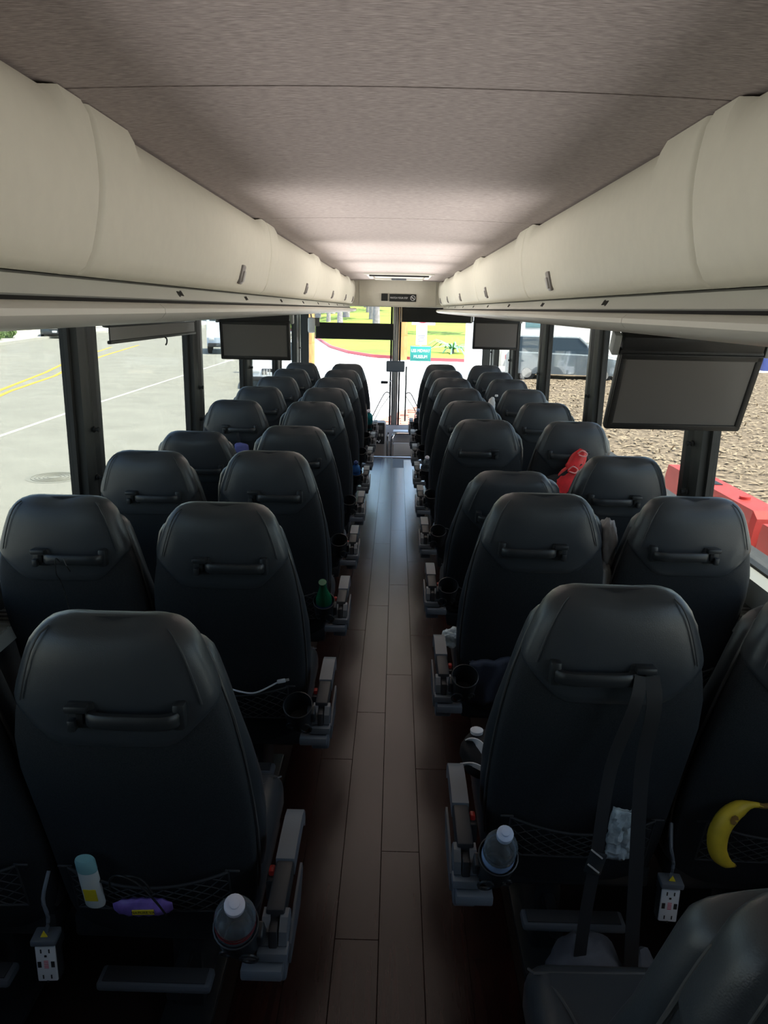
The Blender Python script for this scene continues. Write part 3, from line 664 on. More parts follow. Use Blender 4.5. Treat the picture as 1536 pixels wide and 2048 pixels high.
# shampoo bottle, purple pack, cable in the nearest left net
t = thing('shampoo_bottle', 'white toiletry bottle with teal flip cap in the nearest left net pocket', 'bottle', (-.588, 1.33, .428)); t.rotation_euler.x = R(14)
def oval(rx, ry, z, n=20): return [(rx*math.cos(2*math.pi*j/n), ry*math.sin(2*math.pi*j/n), z) for j in range(n)]
MB().loft([oval(.019, .010, 0), oval(.021, .012, .006), oval(.021, .012, .08), oval(.0205, .0115, .108)]).build('bottle_body', 'shampoo', t, smooth=50)
MB().loft([oval(.0205, .0118, .1085), oval(.021, .0122, .112), oval(.0205, .0118, .138), oval(.018, .010, .144), oval(.010, .005, .1435)]).build('flip_cap', 'shampoo_cap', t, smooth=50)
MB().box((0, -.0118, .045), (.026, .0012, .035)).build('printed_label', 'yellow_label', t, smooth=0)
t = thing('snack_pack', 'purple snack pack with yellow label lying in the nearest left net pocket', 'pack', (-.487, 1.322, .432)); t.rotation_euler = (R(8), R(-3), 0)
rg = []
for i in range(13):
    u = -1+i/6; a = (1-abs(u)**4); rg.append([(u*.062, .012*a*math.cos(2*math.pi*j/12)+.001*math.cos(2*math.pi*j/12), (.010+.012*a)*math.sin(2*math.pi*j/12)+.002*math.sin(i*3+j)) for j in range(12)])
MB().loft(rg).build('wrapper', 'purple', t); MB().box((.004, -.0135, .0), (.045, .002, .012)).build('yellow_label', 'yellow_label', t, smooth=0)
lettering('NATURE VALLEY'.split()[0]+' VA', .009, 'print_black', t, (.004, -.0148, 0), (R(90), 0, 0), depth=.0002)
q = MB(); q.tube(smooth_path([(-.54, 1.29, .50), (-.53, 1.275, .54), (-.505, 1.265, .555), (-.47, 1.265, .535), (-.44, 1.27, .49), (-.425, 1.28, .45)], 6), .0022, 6); q.tube(smooth_path([(-.54, 1.29, .52), (-.51, 1.27, .55), (-.47, 1.268, .548), (-.45, 1.275, .51)], 6), .0022, 6)
t = q.build('cable', 'cable_black'); tag(t, 'black cable looped in the nearest left net pocket', 'cable')
# white charging cable over the second left net
t = thing('charging_cable', 'white charging cable lying along the second left net pocket', 'cable', (0, 0, 0))
cy = Y0[-1]+.8+.095
MB().tube(smooth_path([(-.60, cy+.02, .515), (-.53, cy, .525), (-.493, cy, .529), (-.44, cy-.004, .515), (-.39, cy-.004, .512), (-.325, cy, .545)], 6), .0026, 6).build('cord', 'cable_white', t)
q = MB(); q.box((-.312, cy, .551), (.026, .009, .012), .003, rot=Matrix.Rotation(R(-14), 4, 'Y')); q.build('plug', 'white', t); MB().box((-.294, cy, .5555), (.01, .004, .007), 0, rot=Matrix.Rotation(R(-14), 4, 'Y')).build('plug_tip', 'latch2', t)
# power outlets between the seats
def outlet(label, x, y, z, rz):
    t = thing('power_outlet', label, 'outlet', (x, y, z), rz, 'power outlets between seats')
    MB().box((0, .012, 0), (.046, .026, .098), .004).build('outlet_box', 'plastic', t)
    MB().box((0, -.003, -.004), (.04, .006, .084), .003).build('face_plate', 'outlet', t)
    q = MB()
    for dz in (.028, -.034):
        for dx in (-.008, .008): q.box((dx, -.0062, dz), (.0026, .001, .009))
        q.box((0, -.0062, dz-.012), (.005, .001, .005), .001)
    q.build('socket_slot', 'print_black', t, smooth=0)
    q = MB()
    for dx in (-.013, .013): q.box((dx, -.0062, -.004), (.007, .001, .014))
    q.build('usb_port', 'print_black', t, smooth=0)
    q = MB()
    for dz in (-.012, -.008, -.004, 0, .004): q.box((0, -.0062, dz), (.009, .0006, .0014))
    q.build('printed_text', 'sign_red', t, smooth=0)
    MB().box((0, .006, .052), (.05, .04, .014), .004).build('outlet_cap', 'bracket', t)
    MB().prism([(-.007, .06), (.007, .06), (0, .074)], 1, -.004, -.002).build('warning_triangle', 'yellow_label', t, smooth=0)
    MB().tube(smooth_path([(.0, .01, .056), (.004, .015, .09), (-.004, .02, .13), (.0, .05, .17)], 4), .004, 6).build('conduit', 'bracket', t)
    MB().box((0, .045, .0), (.02, .05, .03), .003).build('mount_arm', 'plastic', t)
outlet('white twin power outlet hanging between the nearest right seats', .648, 1.45, .368, R(-4))
outlet('white twin power outlet hanging between the nearest left seats', -.661, 1.25, .362, R(4))
# crinkled clear wrapper and banana
t = thing('clear_wrapper', 'crumpled clear plastic wrapper stuck in the nearest right net pocket', 'wrapper', (.539, 1.505, .508)); t.scale = (1.08,)*3; t.rotation_euler.x = R(14)
pts = []
for i in range(15):
    row = []
    for j in range(11):
        u, v = j/10-.5, i/14-.5; n_ = noise.noise(Vector((u*5, v*6, 3)))
        row.append((u*.055+.004*noise.noise(Vector((v*9, 1, u)))+v*-.02*(.2-v), -.006+.012*n_-.006*math.cos(u*3), v*.15))
    pts.append(row)
o = MB().grid(pts).build('plastic_film', 'wrap', t, smooth=25); md = o.modifiers.new('s', 'SOLIDIFY'); md.thickness = .0015
pts = [[(x*.95+.001, y+.007, z*.97) for x, y, z in r] for r in pts]; o = MB().grid(pts).build('inner_film', 'wrap', t, smooth=25); o.modifiers.new('s', 'SOLIDIFY').thickness = .0012
t = thing('banana', 'ripe yellow banana standing in the right window seat net pocket', 'banana', (.808, 1.497, .513)); t.scale = (1.07,)*3
arc = []
for i in range(23):
    a = R(72)+R(190)*i/22; f = i/22
    arc.append((.005+.060*math.cos(a)*1.0+.012*(1-f), -.004*math.sin(f*3), .075*math.sin(a)*1.0-.0))
prof_r = [(0, .0055), (.08, .006), (.14, .009), (.22, .0165), (.35, .0205), (.6, .0215), (.8, .018), (.92, .011), (.97, .006), (1, .004)]
rg = []
P = [Vector(p) for p in arc]
for i, p in enumerate(P):
    tg = (P[min(i+1, 22)]-P[max(i-1, 0)]).normalized(); sd = Vector((0, 1, 0)); nn = tg.cross(sd); r = lerp(i/22, prof_r)
    rg.append([tuple(p+(nn*math.cos(2*math.pi*j/10)+sd*math.sin(2*math.pi*j/10))*r*(1 if j % 2 else .96)) for j in range(10)])
MB().loft(rg).build('peel', 'banana', t, smooth=45)
MB().tube([Vector(P[0])+Vector((.014, 0, .001)), P[0], P[1]], .0058, 8).build('stem_tip', 'banana_brown', t); MB().lathe([(.003, 0), (.0045, .004), (.002, .008)], c=tuple(P[-1]-Vector((0, 0, .004)))).build('blossom_tip', 'banana_brown', t)
q = MB(); q.loft([[(P[8].x+.0205+.003*k-.017, P[8].y-.019-.0009+.004*k, P[8].z+.004)]*1+[(P[8].x+.004+.009*math.cos(a*.8), P[8].y-.0205-.0002*k, P[8].z+.006+.012*math.sin(a*.8)) for a in range(8)] for k in (0, 1)]); q.build('bruise', 'banana_brown', t)
# backpack on the floor with long straps hooked to the seat handle
t = thing('backpack', 'dark grey backpack on the floor hung by black straps from a right seat hook', 'backpack', (.48, 1.375, 0))
def lump(mb, c, d, seed, amp=.12, m=0, e=.75):
    bm = bmesh.new(); bmesh.ops.create_icosphere(bm, subdivisions=4, radius=1)
    for v in bm.verts:
        p = v.co.copy(); p = Vector([se(q_, e) for q_ in p]); p *= 1+amp*noise.noise(p*1.6+Vector((seed, seed*2, 0)))+amp*.5*noise.noise(p*4+Vector((seed, 0, 0)))
        v.co = Vector((p.x*d[0]/2, p.y*d[1]/2, p.z*d[2]/2))+Vector(c)
    bm.verts.index_update(); mb.add([v.co[:] for v in bm.verts], [[v.index for v in f.verts] for f in bm.faces], m); bm.free(); return mb
lump(MB(), (-.03, .0, .165), (.17, .14, .33), 3).build('bag_body', 'grey_cloth', t, smooth=60); lump(MB(), (.10, .0, .145), (.08, .12, .29), 5).build('side_pocket', 'grey_cloth', t, smooth=60)
lump(MB(), (.02, .02, .06), (.24, .16, .12), 8).build('bag_base', 'black_cloth', t, smooth=60)
def strap(pth, wd, th=.0022): 
    b = MB(); P = smooth_path(pth, 5); b.sweep(P, [(-wd/2, -th/2), (wd/2, -th/2), (wd/2, th/2), (-wd/2, th/2)], up=Vector((0, -1, .01))); return b
strap([(.02, -.005, .96), (.008, -.02, .9), (-.018, .0, .75), (-.033, -.015, .56), (-.045, -.02, .4), (-.055, -.04, .22)], .026).build('left_strap', 'webbing', t)
strap([(.04, -.005, .96), (.046, -.02, .9), (.045, -.0, .75), (.055, -.01, .5), (.06, -.03, .3), (.07, -.04, .17)], .03).build('right_strap', 'webbing', t)
q = MB(); q.box((-.036, -.022, .545), (.036, .006, .05), .002, rot=Matrix.Rotation(R(12), 4, 'Y')); q.build('strap_buckle', 'plastic', t)
q = MB(); q.box((-.036, -.0265, .57), (.032, .002, .003), 0, rot=Matrix.Rotation(R(40), 4, 'Y')); q.box((-.04, -.0265, .535), (.032, .002, .003), 0, rot=Matrix.Rotation(R(40), 4, 'Y')); q.build('buckle_bar', 'latch2', t)
# navy cloth in the second right net, sling bag on the first right cushion
t = thing('cloth_bag', 'folded dark blue cloth stuffed in the second right net pocket', 'bag', (.35, 2.305, .465)); t.rotation_euler.x = R(14)
pts = []
for i in range(13):
    pts.append([((j/12-.5)*.16+.006*math.sin(i*.7), -.014*math.sin(j/12*math.pi)-.006*math.sin(j*1.3+i*.25), .085-i/12*.17+.03*(j/12-.5)) for j in range(13)])
o = MB().grid(pts).build('folded_cloth', 'navy_cloth', t, smooth=50); o.modifiers.new('s', 'SOLIDIFY').thickness = .02
t = thing('sling_bag', 'black bag with white straps on the nearest right aisle seat cushion', 'bag', (.265, 1.84, .44))
lump(MB(), (.02, 0, .045), (.15, .17, .09), 11, .08).build('bag_body', 'black_cloth', t, smooth=60)
for p, wd in (([(-.035, .03, .065), (-.03, -.02, .098), (-.01, -.05, .1), (.02, -.075, .06)], .02), ([(-.055, -.03, .03), (-.03, -.075, .06), (.01, -.095, .05)], .013)): strap(p, wd, .004).build('white_strap', 'white_cloth', t)
MB().lathe([(.006, 0), (.017, .003), (.018, .012), (.008, .018)], c=(-.012, .035, .085), n=14).build('white_toggle', 'white', t)
# foil snack on the second right seat
t = lump(MB(), (0, 0, .03), (.07, .05, .07), 21, .3).build('foil_pouch', 'wrap', None, (.24, 2.62, .446), smooth=20); tag(t, 'crumpled clear foil pouch beside the second right armrest', 'pouch')
# red bags hung from the fourth right window seat
for k, (x, z, sc, lab) in enumerate(((.915, .925, .85, 'upper red drawstring bag hanging behind the right window seat'), (.872, .835, 1., 'lower red drawstring bag hanging behind the right window seat'))):
    t = thing('drawstring_bag', lab, 'bag', (x, 3.755+.0*k, z), 0, 'red drawstring bags'); t.rotation_euler.y = R(22)
    rg = []
    for i in range(11):
        f = i/10; wx = (.055-.035*f**3)*sc*(1 if f > .1 else .75); wy = .022*sc*(1-.6*f); rg.append([(wx*math.cos(2*math.pi*j/18)*(1+.06*math.sin(5*j+i)), wy*math.sin(2*math.pi*j/18)*(1+.2*math.sin(3*j+i)), (-.07+.15*f)*sc) for j in range(18)])
    MB().loft(rg).build('bag_body', 'red_bag', t, smooth=50)
    q = MB(); q.tube(smooth_path([(-.02, -.02, .05*sc), (-.01, -.03, .075*sc), (.02, -.025, .07*sc), (.015, -.03, .05*sc), (-.015, -.028, .045*sc)], 5), .0035, 6); q.build('drawstring', 'red_string', t)
t = thing('strap_bag', 'black bag with long strap hung from the right window seat handle', 'bag', (.90, 3.765, .80))
lump(MB(), (-.06, .0, -.06), (.2, .05, .24), 31, .08).build('bag_body', 'black_cloth', t, smooth=60); strap([(.06, -.0, .16), (.03, -.02, .12), (-.05, -.02, .06), (-.12, -.01, -.02)], .022).build('bag_strap', 'webbing', t)
# pale hooded jacket on the second right window seat
t = thing('jacket', 'pale grey jacket draped over the side of the second right window seat', 'jacket', (.675, 2.36, .84))
lump(MB(), (0.02, 0, .09), (.06, .09, .17), 41, .25, e=1.).build('hood', 'light_cloth', t, smooth=60); lump(MB(), (-.0, -.02, -.03), (.075, .1, .15), 44, .25, e=1.).build('sleeve', 'light_cloth', t, smooth=60)
t = thing('white_cloth', 'white cloth hung between far right window seats', 'cloth', (.685, 5.40, 1.0)); lump(MB(), (0, 0, 0), (.05, .04, .12), 51, .25, e=1.).build('cloth_fold', 'white_cloth', t, smooth=50); MB().lathe([(.004, 0), (.012, .004), (.010, .016)], c=(.03, 0, .06), n=10).build('cloth_knot', 'white_cloth', t)
# cords on handles
t = MB(); t.tube(smooth_path([(-.884, 1.955, .962), (-.888, 1.94, .975), (-.893, 1.948, .93), (-.902, 1.985, .90), (-.896, 1.995, .86), (-.884, 1.99, .80), (-.88, 1.99, .74)], 5), .0016, 5); t.tube(smooth_path([(-.868, 1.945, .975), (-.86, 1.94, .955), (-.858, 1.955, .935)], 4), .0018, 5)
tag(t.build('cord', 'cable_black'), 'thin dark cord looped over the left window seat handle', 'cord')
t = thing('lanyard', 'thin dark lanyard dangling from the right window seat hook', 'lanyard', (.96, 2.965, .945)); q = MB(); q.tube(smooth_path([(-.02, 0, .0), (-.025, -.01, -.04), (-.045, 0, -.08)], 4), .0016, 5); q.tube(smooth_path([(.0, 0, 0), (.0, -.008, -.05), (-.02, 0, -.05), (.01, 0, -.085)], 4), .0016, 5); q.build('cord', 'cable_black', t); MB().box((.012, 0, -.09), (.012, .005, .012), .002).build('clip', 'latch2', t)
t = thing('pouch', 'small dull purple pouch on a dark strap behind a left window seat', 'pouch', (-.868, 4.36, .845)); lump(MB(), (0, 0, 0), (.08, .03, .065), 61, .15).build('pouch_body', 'purple_cloth', t, smooth=60); strap([(-.01, .01, .02), (-.02, .005, .07), (-.024, .01, .11)], .016).build('pouch_strap', 'webbing', t)
# ================================================================== OUTDOORS
GZ = -1.0
def slab(name, pts, m, z, th=.05, label=None, kind='structure'):
    b = MB().prism([(x, y) for x, y in pts], 2, z-th, z); o = b.build(name, m, smooth=0); tag(o, label, None, None, kind); return o
slab('ground', [(-120, -60), (120, -60), (120, 260), (-120, 260)], 'concrete', GZ-.06, .3)
slab('road', [(-26.5, -40), (-2.2, -40), (-2.2, 24), (-5.5, 41), (-8.5, 75), (-26.5, 120)], 'asphalt', GZ)
slab('driveway', [(-2.2, -40), (3.0, -40), (4.4, 40), (8.0, 40.8), (-1.0, 43), (-3.0, 47.5), (-4.6, 54), (-6.8, 68), (-8.5, 75), (-5.5, 41), (-2.2, 24)], 'concrete', GZ+.001)
def stripe(name, path, wd, m, z, label, cat='road marking'):
    b = MB(); b.sweep([(x, y, z) for x, y in path], [(-wd/2, -.004), (wd/2, -.004), (wd/2, .004), (-wd/2, .004)]); return tag(b.build(name, m, smooth=0), label, cat)
stripe('lane_line', [(-7.75, -20), (-7.9, 15), (-8.05, 20), (-8.1, 26), (-8.2, 40), (-9.3, 70)], .1, 'line_white', GZ+.006, 'white lane line on the road left of the bus')
stripe('centre_line', [(-10.3, 16), (-12.0, 23.4), (-13.4, 29.6), (-15.1, 36), (-17.5, 48)], .13, 'line_yellow', GZ+.006, 'yellow centre line on the road, farther of the two')
stripe('centre_line', [(-9.6, 15), (-11.6, 23.2), (-12.5, 28.4), (-13.4, 31.8), (-15.0, 40), (-16.8, 51)], .13, 'line_yellow', GZ+.006, 'yellow centre line on the road, nearer of the two')
t = thing('manhole_cover', 'round iron manhole cover in the road left of the bus', 'manhole cover', (-5.25, 11.6, GZ))
MB().lathe([(.38, -.01), (.42, .003), (.40, .004)], n=32).build('cover_plate', 'iron', t)
q = MB()
for r in (.34, .28, .22, .16, .1): q.tube([(r*math.cos(2*math.pi*j/28), r*math.sin(2*math.pi*j/28), .008) for j in range(28)], .006, 5, closed=True)
q.build('cover_ring', 'iron', t)
# far kerb, sidewalk, hedge, wall and cars across the road
b = MB(); b.sweep([(-22.8, 30, GZ), (-24.0, 46.7, GZ), (-25.4, 55, GZ), (-26.6, 70, GZ)], [(-.1, 0), (.1, 0), (.1, .16), (-.1, .16)]); tag(b.build('kerb', 'kerb', smooth=0), 'pale kerb along the far side of the road', 'kerb', None, 'structure')
slab('sidewalk', [(-60, 20), (-22.5, 20), (-24.1, 46.7), (-25.5, 55), (-27, 75), (-60, 100)], 'kerb', GZ+.14, .2)
def leaf_ball(c, d, n, size, seed):
    rnd = random.Random(seed); b = MB()
    for i in range(n):
        a, e = rnd.uniform(0, 6.283), rnd.uniform(-1, 1); r = rnd.uniform(.55, 1)**.5
        p = Vector((c[0]+d[0]/2*r*math.cos(a)*math.sqrt(1-e*e), c[1]+d[1]/2*r*math.sin(a)*math.sqrt(1-e*e), c[2]+d[2]/2*r*e))
        u = Vector((rnd.gauss(0, 1), rnd.gauss(0, 1), rnd.gauss(0, 1))).normalized()*size*rnd.uniform(.6, 1.3); v = u.orthogonal()*rnd.uniform(.4, .8)
        b.add([p-u, p+v*.6, p+u, p-v*.6], [(0, 1, 2, 3)])
    return b
for k, (x, y, d, lab) in enumerate(((-25.8, 46.5, (2.6, 4, 1.9), 'grey green bush across the road at the left edge'), (-26.4, 50.5, (2.0, 3.0, 1.5), 'bright green shrub across the road next to the kerb'), (-27.2, 54.0, (1.8, 2.4, 1.2), 'low yellow green shrub beside the dark parked car'))):
    t = thing('bush', lab, 'bush', (x, y, GZ+.14), 0, 'bushes across the road'); leaf_ball((0, 0, d[2]*.45), d, 900, .13, k).build('foliage', 'hedge', t, smooth=0)['kind'] = 'stuff'
    q = MB()
    for i in range(5): q.tube([(0, 0, 0), (.3*math.cos(i*1.3), .4*math.sin(i*1.3), d[2]*.6)], .03, 5)
    q.build('stem', 'bark', t)
b = MB(); b.box((-33, 60, GZ+1.4), (.4, 60, 2.8)); b.box((-33, 60, GZ+2.85), (.5, 60, .12)); tag(b.build('garden_wall', 'pale_wall', smooth=0), 'pale garden wall behind the bushes across the road', 'wall', None, 'structure')
def car(label, loc, rz, paint, hb=.72, hr=1.45, L=4.6, W=1.8, suv=False, group=None):
    t = thing('car', label, 'car', loc, rz, group)   # faces local -y
    f, r = -L/2, L/2
    lo = [(f, .32), (f-.02, .45), (f+.02, hb*.86), (f+.12, hb), (f+1.15, hb+.14), (r-.5 if not suv else r-.12, hb+.2), (r, hb+.05), (r+.02, .5), (r, .3)]
    b = MB(); rg = []
    for fx, ins in ((-1, .10), (-.96, .03), (-.9, 0), (.9, 0), (.96, .03), (1, .10)): rg.append([(fx*W/2, y+(ins if y < 0 else -ins), z-(ins*.5 if z > hb*.9 else 0)) for y, z in lo])
    b.loft(rg); b.build('body', paint, t, smooth=30)
    a0, a1, a2, a3 = f+1.1, f+1.85, (r-1.2 if not suv else r-.45), r-.35
    rg = [[(s*(W/2-.08), a0, hb+.12), (s*(W/2-.24), a1, hr-.03), (s*(W/2-.24), a2, hr-.03), (s*(W/2-.08), a3, hb+.12)] for s in (-1, 1)]
    MB().loft(rg).build('window_glass', 'car_glass', t, smooth=0)
    b = MB(); b.loft([[(s*(W/2-.25), a1-.05, hr-.05), (s*(W/2-.3), a1+.1, hr), (s*(W/2-.3), a2-.1, hr), (s*(W/2-.25), a2+.05, hr-.05)] for s in (-1, 1)])
    for s in (-1, 1):
        for (p, q_) in (((a0, hb+.1), (a1, hr-.03)), (((a1+a2)/2, hb+.12), ((a1+a2)/2, hr-.03)), ((a3, hb+.1), (a2, hr-.03))): b.tube([(s*(W/2-.07), p[0], p[1]), (s*(W/2-.235), q_[0], q_[1])], .035, 6)
    b.build('roof', paint, t, smooth=30)
    wm = MB(); wm.lathe([(.2, -.11), (.31, -.1), (.33, -.06), (.33, .06), (.31, .1), (.2, .11)], n=20); wm.v = [(z, x, y) for x, y, z in wm.v]; wme = wm.mesh('wheel', 'tyre')
    hm = MB(); hm.lathe([(.19, -.115), (.19, .115)], n=14); hm.v = [(z, x, y) for x, y, z in hm.v]; hme = hm.mesh('hub', 'latch2')
    for s in (-1, 1):
        for y in (f+.85, r-.85):
            wo_ = bpy.data.objects.new('wheel', wme); COL.objects.link(wo_); wo_.parent = t; wo_.location = (s*(W/2-.11), y, .33)
            h_ = bpy.data.objects.new('hub', hme); COL.objects.link(h_); h_.parent = wo_
        MB().box((s*(W/2-.32), f+.01, hb*.82), (.34, .1, .14), .04).build('headlight', 'white', t); MB().box((s*(W/2-.2), r-.0, hb*.95), (.22, .08, .2), .03).build('tail_light', 'sign_red', t); MB().box((s*(W/2+.07), a0+.25, hb+.2), (.14, .1, .12), .03).build('door_mirror', paint, t)
    g = MB(); g.box((0, f-.01, hb*.78), (.7, .08, .2), .02, m=0)
    for k in range(7): g.box((-.27+.09*k, f-.055, hb*.78), (.03, .02, .17), m=1)
    g.build('grille', ['dash_black', 'latch2'], t); MB().box((0, f-.045, .5), (.34, .02, .15), .004).build('number_plate', 'white', t); MB().box((0, f+.0, .36), (W*.8, .1, .14), .03).build('bumper', 'dash_black', t)
    return t
car('dark green grey suv parked facing the bus across the road', (-26.0, 59.8, GZ), R(22), 'car_dark', .95, 1.75, 4.7, 1.95, True)
car('white car on the road ahead seen under the left monitor', (-4.3, 27.5, GZ), R(8), 'car_white', .75, 1.5)
car('slate blue pickup style suv parked at the edge of the mulch on the right', (6.75, 31.2, GZ), R(78), 'car_slate', .95, 1.72, 4.6, 1.9, True)  # built in place of dark seat reflections in the right glass
# pale blue vehicle built in place of a reflection in the left glass
def boxvan(name, label, cat, loc, rz, paint, L, W, H, win):
    t = thing(name, label, cat, loc, rz)
    b = MB(); b.prism([(-L/2, .45), (-L/2-.05, .9), (-L/2+.5, 1.3), (-L/2+1.0, H-.3), (-L/2+1.4, H-.05), (L/2-.1, H), (L/2, H-.15), (L/2, .45)], 0, -W/2, W/2); b.build('body', paint, t, smooth=25)
    for s in (-1, 1):
        MB().prism([(-L/2+.75, 1.25), (-L/2+1.08, H-.4), (-L/2+2.0, H-.4), (-L/2+2.0, 1.25)], 0, s*(W/2+.004)-.012, s*(W/2+.004)+.012).build('cab_window', win, t, smooth=0)
        MB().box((s*(W/2+.01), L*.16, H*.42), (.02, L*.5, .05), .008).build('side_moulding', 'latch2', t)
        if name == 'box_truck': MB().box((s*(W/2+.012), L*.3, H*.72), (.03, .9, .75), .03).build('side_window', win, t); MB().box((s*(W/2+.012), L*.02, H*.88), (.02, L*.55, .03), .004).build('roof_moulding', 'panel', t)
        wm = MB(); wm.lathe([(.25, -.13), (.39, -.11), (.41, -.06), (.41, .06), (.39, .11), (.25, .13)], n=20); wm.v = [(z, x, y) for x, y, z in wm.v]; me = wm.mesh('wheel', 'tyre')
        for y in (-L/2+1.0, L/2-1.3):
            o = bpy.data.objects.new('wheel', me); COL.objects.link(o); o.parent = t; o.location = (s*(W/2-.13), y, .41)
        MB().box((s*(W/2-.25), -L/2-.02, .85), (.3, .12, .2), .05).build('headlight', 'white', t)
    MB().prism([(-W/2+.12, 1.32), (W/2-.12, 1.32), (W/2-.2, H-.4), (-W/2+.2, H-.4)], 1, -L/2+.74, -L/2+.78).build('windscreen', win, t, smooth=0)
    MB().box((0, -L/2-.02, .5), (W*.95, .14, .22), .04).build('bumper', 'dash_black', t)
    return t
boxvan('van', 'pale blue van on the far road seen left of the left monitor', 'van', (-10.0, 46, GZ), R(12), 'van_blue', 5.4, 2.0, 2.6, 'car_glass')
boxvan('box_truck', 'tall white truck with a teal side window parked behind the slate car', 'truck', (7.6, 35.2, GZ), R(116), 'truck_white', 9.0, 2.5, 3.3, 'truck_win')  # truck shape built in place of a white reflection in the right glass
# mulch bed on the right, with loose chips
b = MB(); NX, NY = 26, 40; pts = []
for i in range(NX+1):
    row = []
    for j in range(NY+1):
        x = 2.6+13.4*(i/NX)**1.3; y = -3+37*(j/NY); xx = x+.02*y if i else 2.6+.045*max(0, y)
        row.append((xx, y, GZ+.02+.28*(i/NX)+.06*noise.noise(Vector((xx*.7, y*.7, 0)))+.03*noise.noise(Vector((xx*2, y*2, 3)))))
    pts.append(row)
b.grid(pts); mulch = tag(b.build('mulch_bed', 'mulch'), 'brown wood chip bed right of the bus', None, None, 'structure')
rnd = random.Random(3); b = MB()
for i in range(9000):
    y = 3+27*rnd.random()**1.2; x = 3.0+.045*y+rnd.random()**1.3*11; fx = max(0, min(1, (x-.02*y-2.6)/13.4))**(1/1.3)
    z = GZ+.045+.28*fx+.06*noise.noise(Vector((x*.7, y*.7, 0)))+.03*noise.noise(Vector((x*2, y*2, 3))); u = Vector((rnd.gauss(0, 1), rnd.gauss(0, 1), rnd.gauss(0, .35))).normalized()*rnd.uniform(.03, .075); v = u.cross(Vector((0, 0, 1)))*.4; p = Vector((x, y, z)); n_ = Vector((0, 0, .018))
    b.add([p-u-v, p-u+v, p+u+v, p+u-v, p+n_], [(0, 1, 4), (1, 2, 4), (2, 3, 4), (3, 0, 4)])
c = b.build('wood_chip', 'chip1', mulch, smooth=0); c['kind'] = 'stuff'
# red plastic road barriers
def barrier(label, loc, rz, L=1.95):
    t = thing('barrier', label, 'barrier', loc, rz, 'red water-filled barriers')
    sec = [(-.3, 0), (-.3, .2), (-.2, .38), (-.15, .85), (-.13, .95), (.13, .95), (.15, .85), (.2, .38), (.3, .2), (.3, 0)]
    b = MB(); rg = []
    for y, k, zz in ((-L/2, .85, .93), (-L/2+.05, 1, 1), (-L/2+.5, 1, 1), (0, 1, 1), (L/2-.5, 1, 1), (L/2-.05, 1, 1), (L/2, .85, .93)): rg.append([(x*k, y, z*zz) for x, z in sec])
    b.loft(rg); b.build('barrier_shell', 'barrier', t, smooth=30)
    for y in (-.55, 0, .55):
        for s in (-1, 1): MB().box((s*.17, y, .6), (.06, .3, .1), .02).build('moulded_rib', 'barrier', t)
    MB().box((0, .1, .953), (.09, .22, .012), .004).build('fill_slot', 'dash_black', t); MB().lathe([(.05, 0), (.05, .03), (.03, .035)], c=(0, -.6, .945), n=12).build('fill_cap', 'barrier', t)
    for s in (-1, 1): MB().box((0, s*(L/2+.03), .5), (.08, .1, .6), .02).build('end_lug', 'barrier', t)
barrier('red plastic barrier beside the bus, nearer of the two', (3.26, 5.3, GZ+.02), R(2))
barrier('red plastic barrier beside the bus, farther of the two', (3.33, 7.72, GZ+.02), R(1), 2.2)
# blue bins at the far right
for k, (x, y, lab) in enumerate(((16.75, 35.4, 'blue bin with pale lid and beige panel at the far right'), (15.4, 36.8, 'small blue bin farther back at the far right'))):
    t = thing('bin', lab, 'bin', (x, y, GZ+.3), 0, 'blue bins'); sc = 1 if k == 0 else .9
    b = MB(); b.loft([[(-.38*sc, -.38*sc, 0), (.38*sc, -.38*sc, 0), (.38*sc, .38*sc, 0), (-.38*sc, .38*sc, 0)], [(-.5*sc, -.45*sc, 1.25*sc), (.5*sc, -.45*sc, 1.25*sc), (.5*sc, .45*sc, 1.25*sc), (-.5*sc, .45*sc, 1.25*sc)]]); b.build('bin_body', 'bin_blue', t, smooth=0)
    MB().box((0, 0, 1.3*sc), (1.06*sc, 1.0*sc, .1), .04).build('bin_lid', 'bin_lid', t)
    if k == 0: MB().box((.12, -.455, 1.0), (.5, .02, .24), .05).build('beige_panel', 'beige', t)
# lawn, kerb and trees ahead
lp = [(-22, 120), (-9.2, 82), (-6.7, 67), (-4.4, 53), (-2.85, 47), (-1.3, 43.6), (1.5, 41.6), (4.0, 41.2), (9, 41), (30, 41)]
b = MB(); vs = []
far = 150
for i, (x, y) in enumerate(lp):
    for k in range(14):
        f = k/13; fx, fy = x+(x*2.5-x)*f*.6, y+(far+i*2-y)*f
        vs.append((fx, fy, GZ+.14+5.6*((fy-41)/110 if fy > 41 else 0)*f**.6+.12*noise.noise(Vector((fx*.2, fy*.2, 0)))*f))
b.add(vs, [(i*14+k, i*14+k+1, (i+1)*14+k+1, (i+1)*14+k) for i in range(len(lp)-1) for k in range(13)]); lawn = tag(b.build('lawn', 'grass'), 'bright sunlit lawn ahead of the bus', None, None, 'structure')
b = MB(); b.sweep([(x, y, GZ) for x, y in lp], [(-.08, 0), (.08, 0), (.08, .17), (-.08, .17)]); tag(b.build('kerb', 'kerb_red', smooth=0), 'red painted kerb curving along the lawn', 'kerb', None, 'structure')
b = MB(); b.prism([(-.7, 15.0), (3.4, 15.0), (3.4, 22.6), (1.2, 22.9), (.2, 20.5), (-.5, 18)], 2, GZ, GZ+.03); pv = tag(b.build('paving_bed', 'brick', smooth=0), 'patch of red paving beside the door', None, None, 'structure')
me = MB().box((0, 0, 0), (.38, .19, .04), .008, 1).mesh('brick', 'brick')
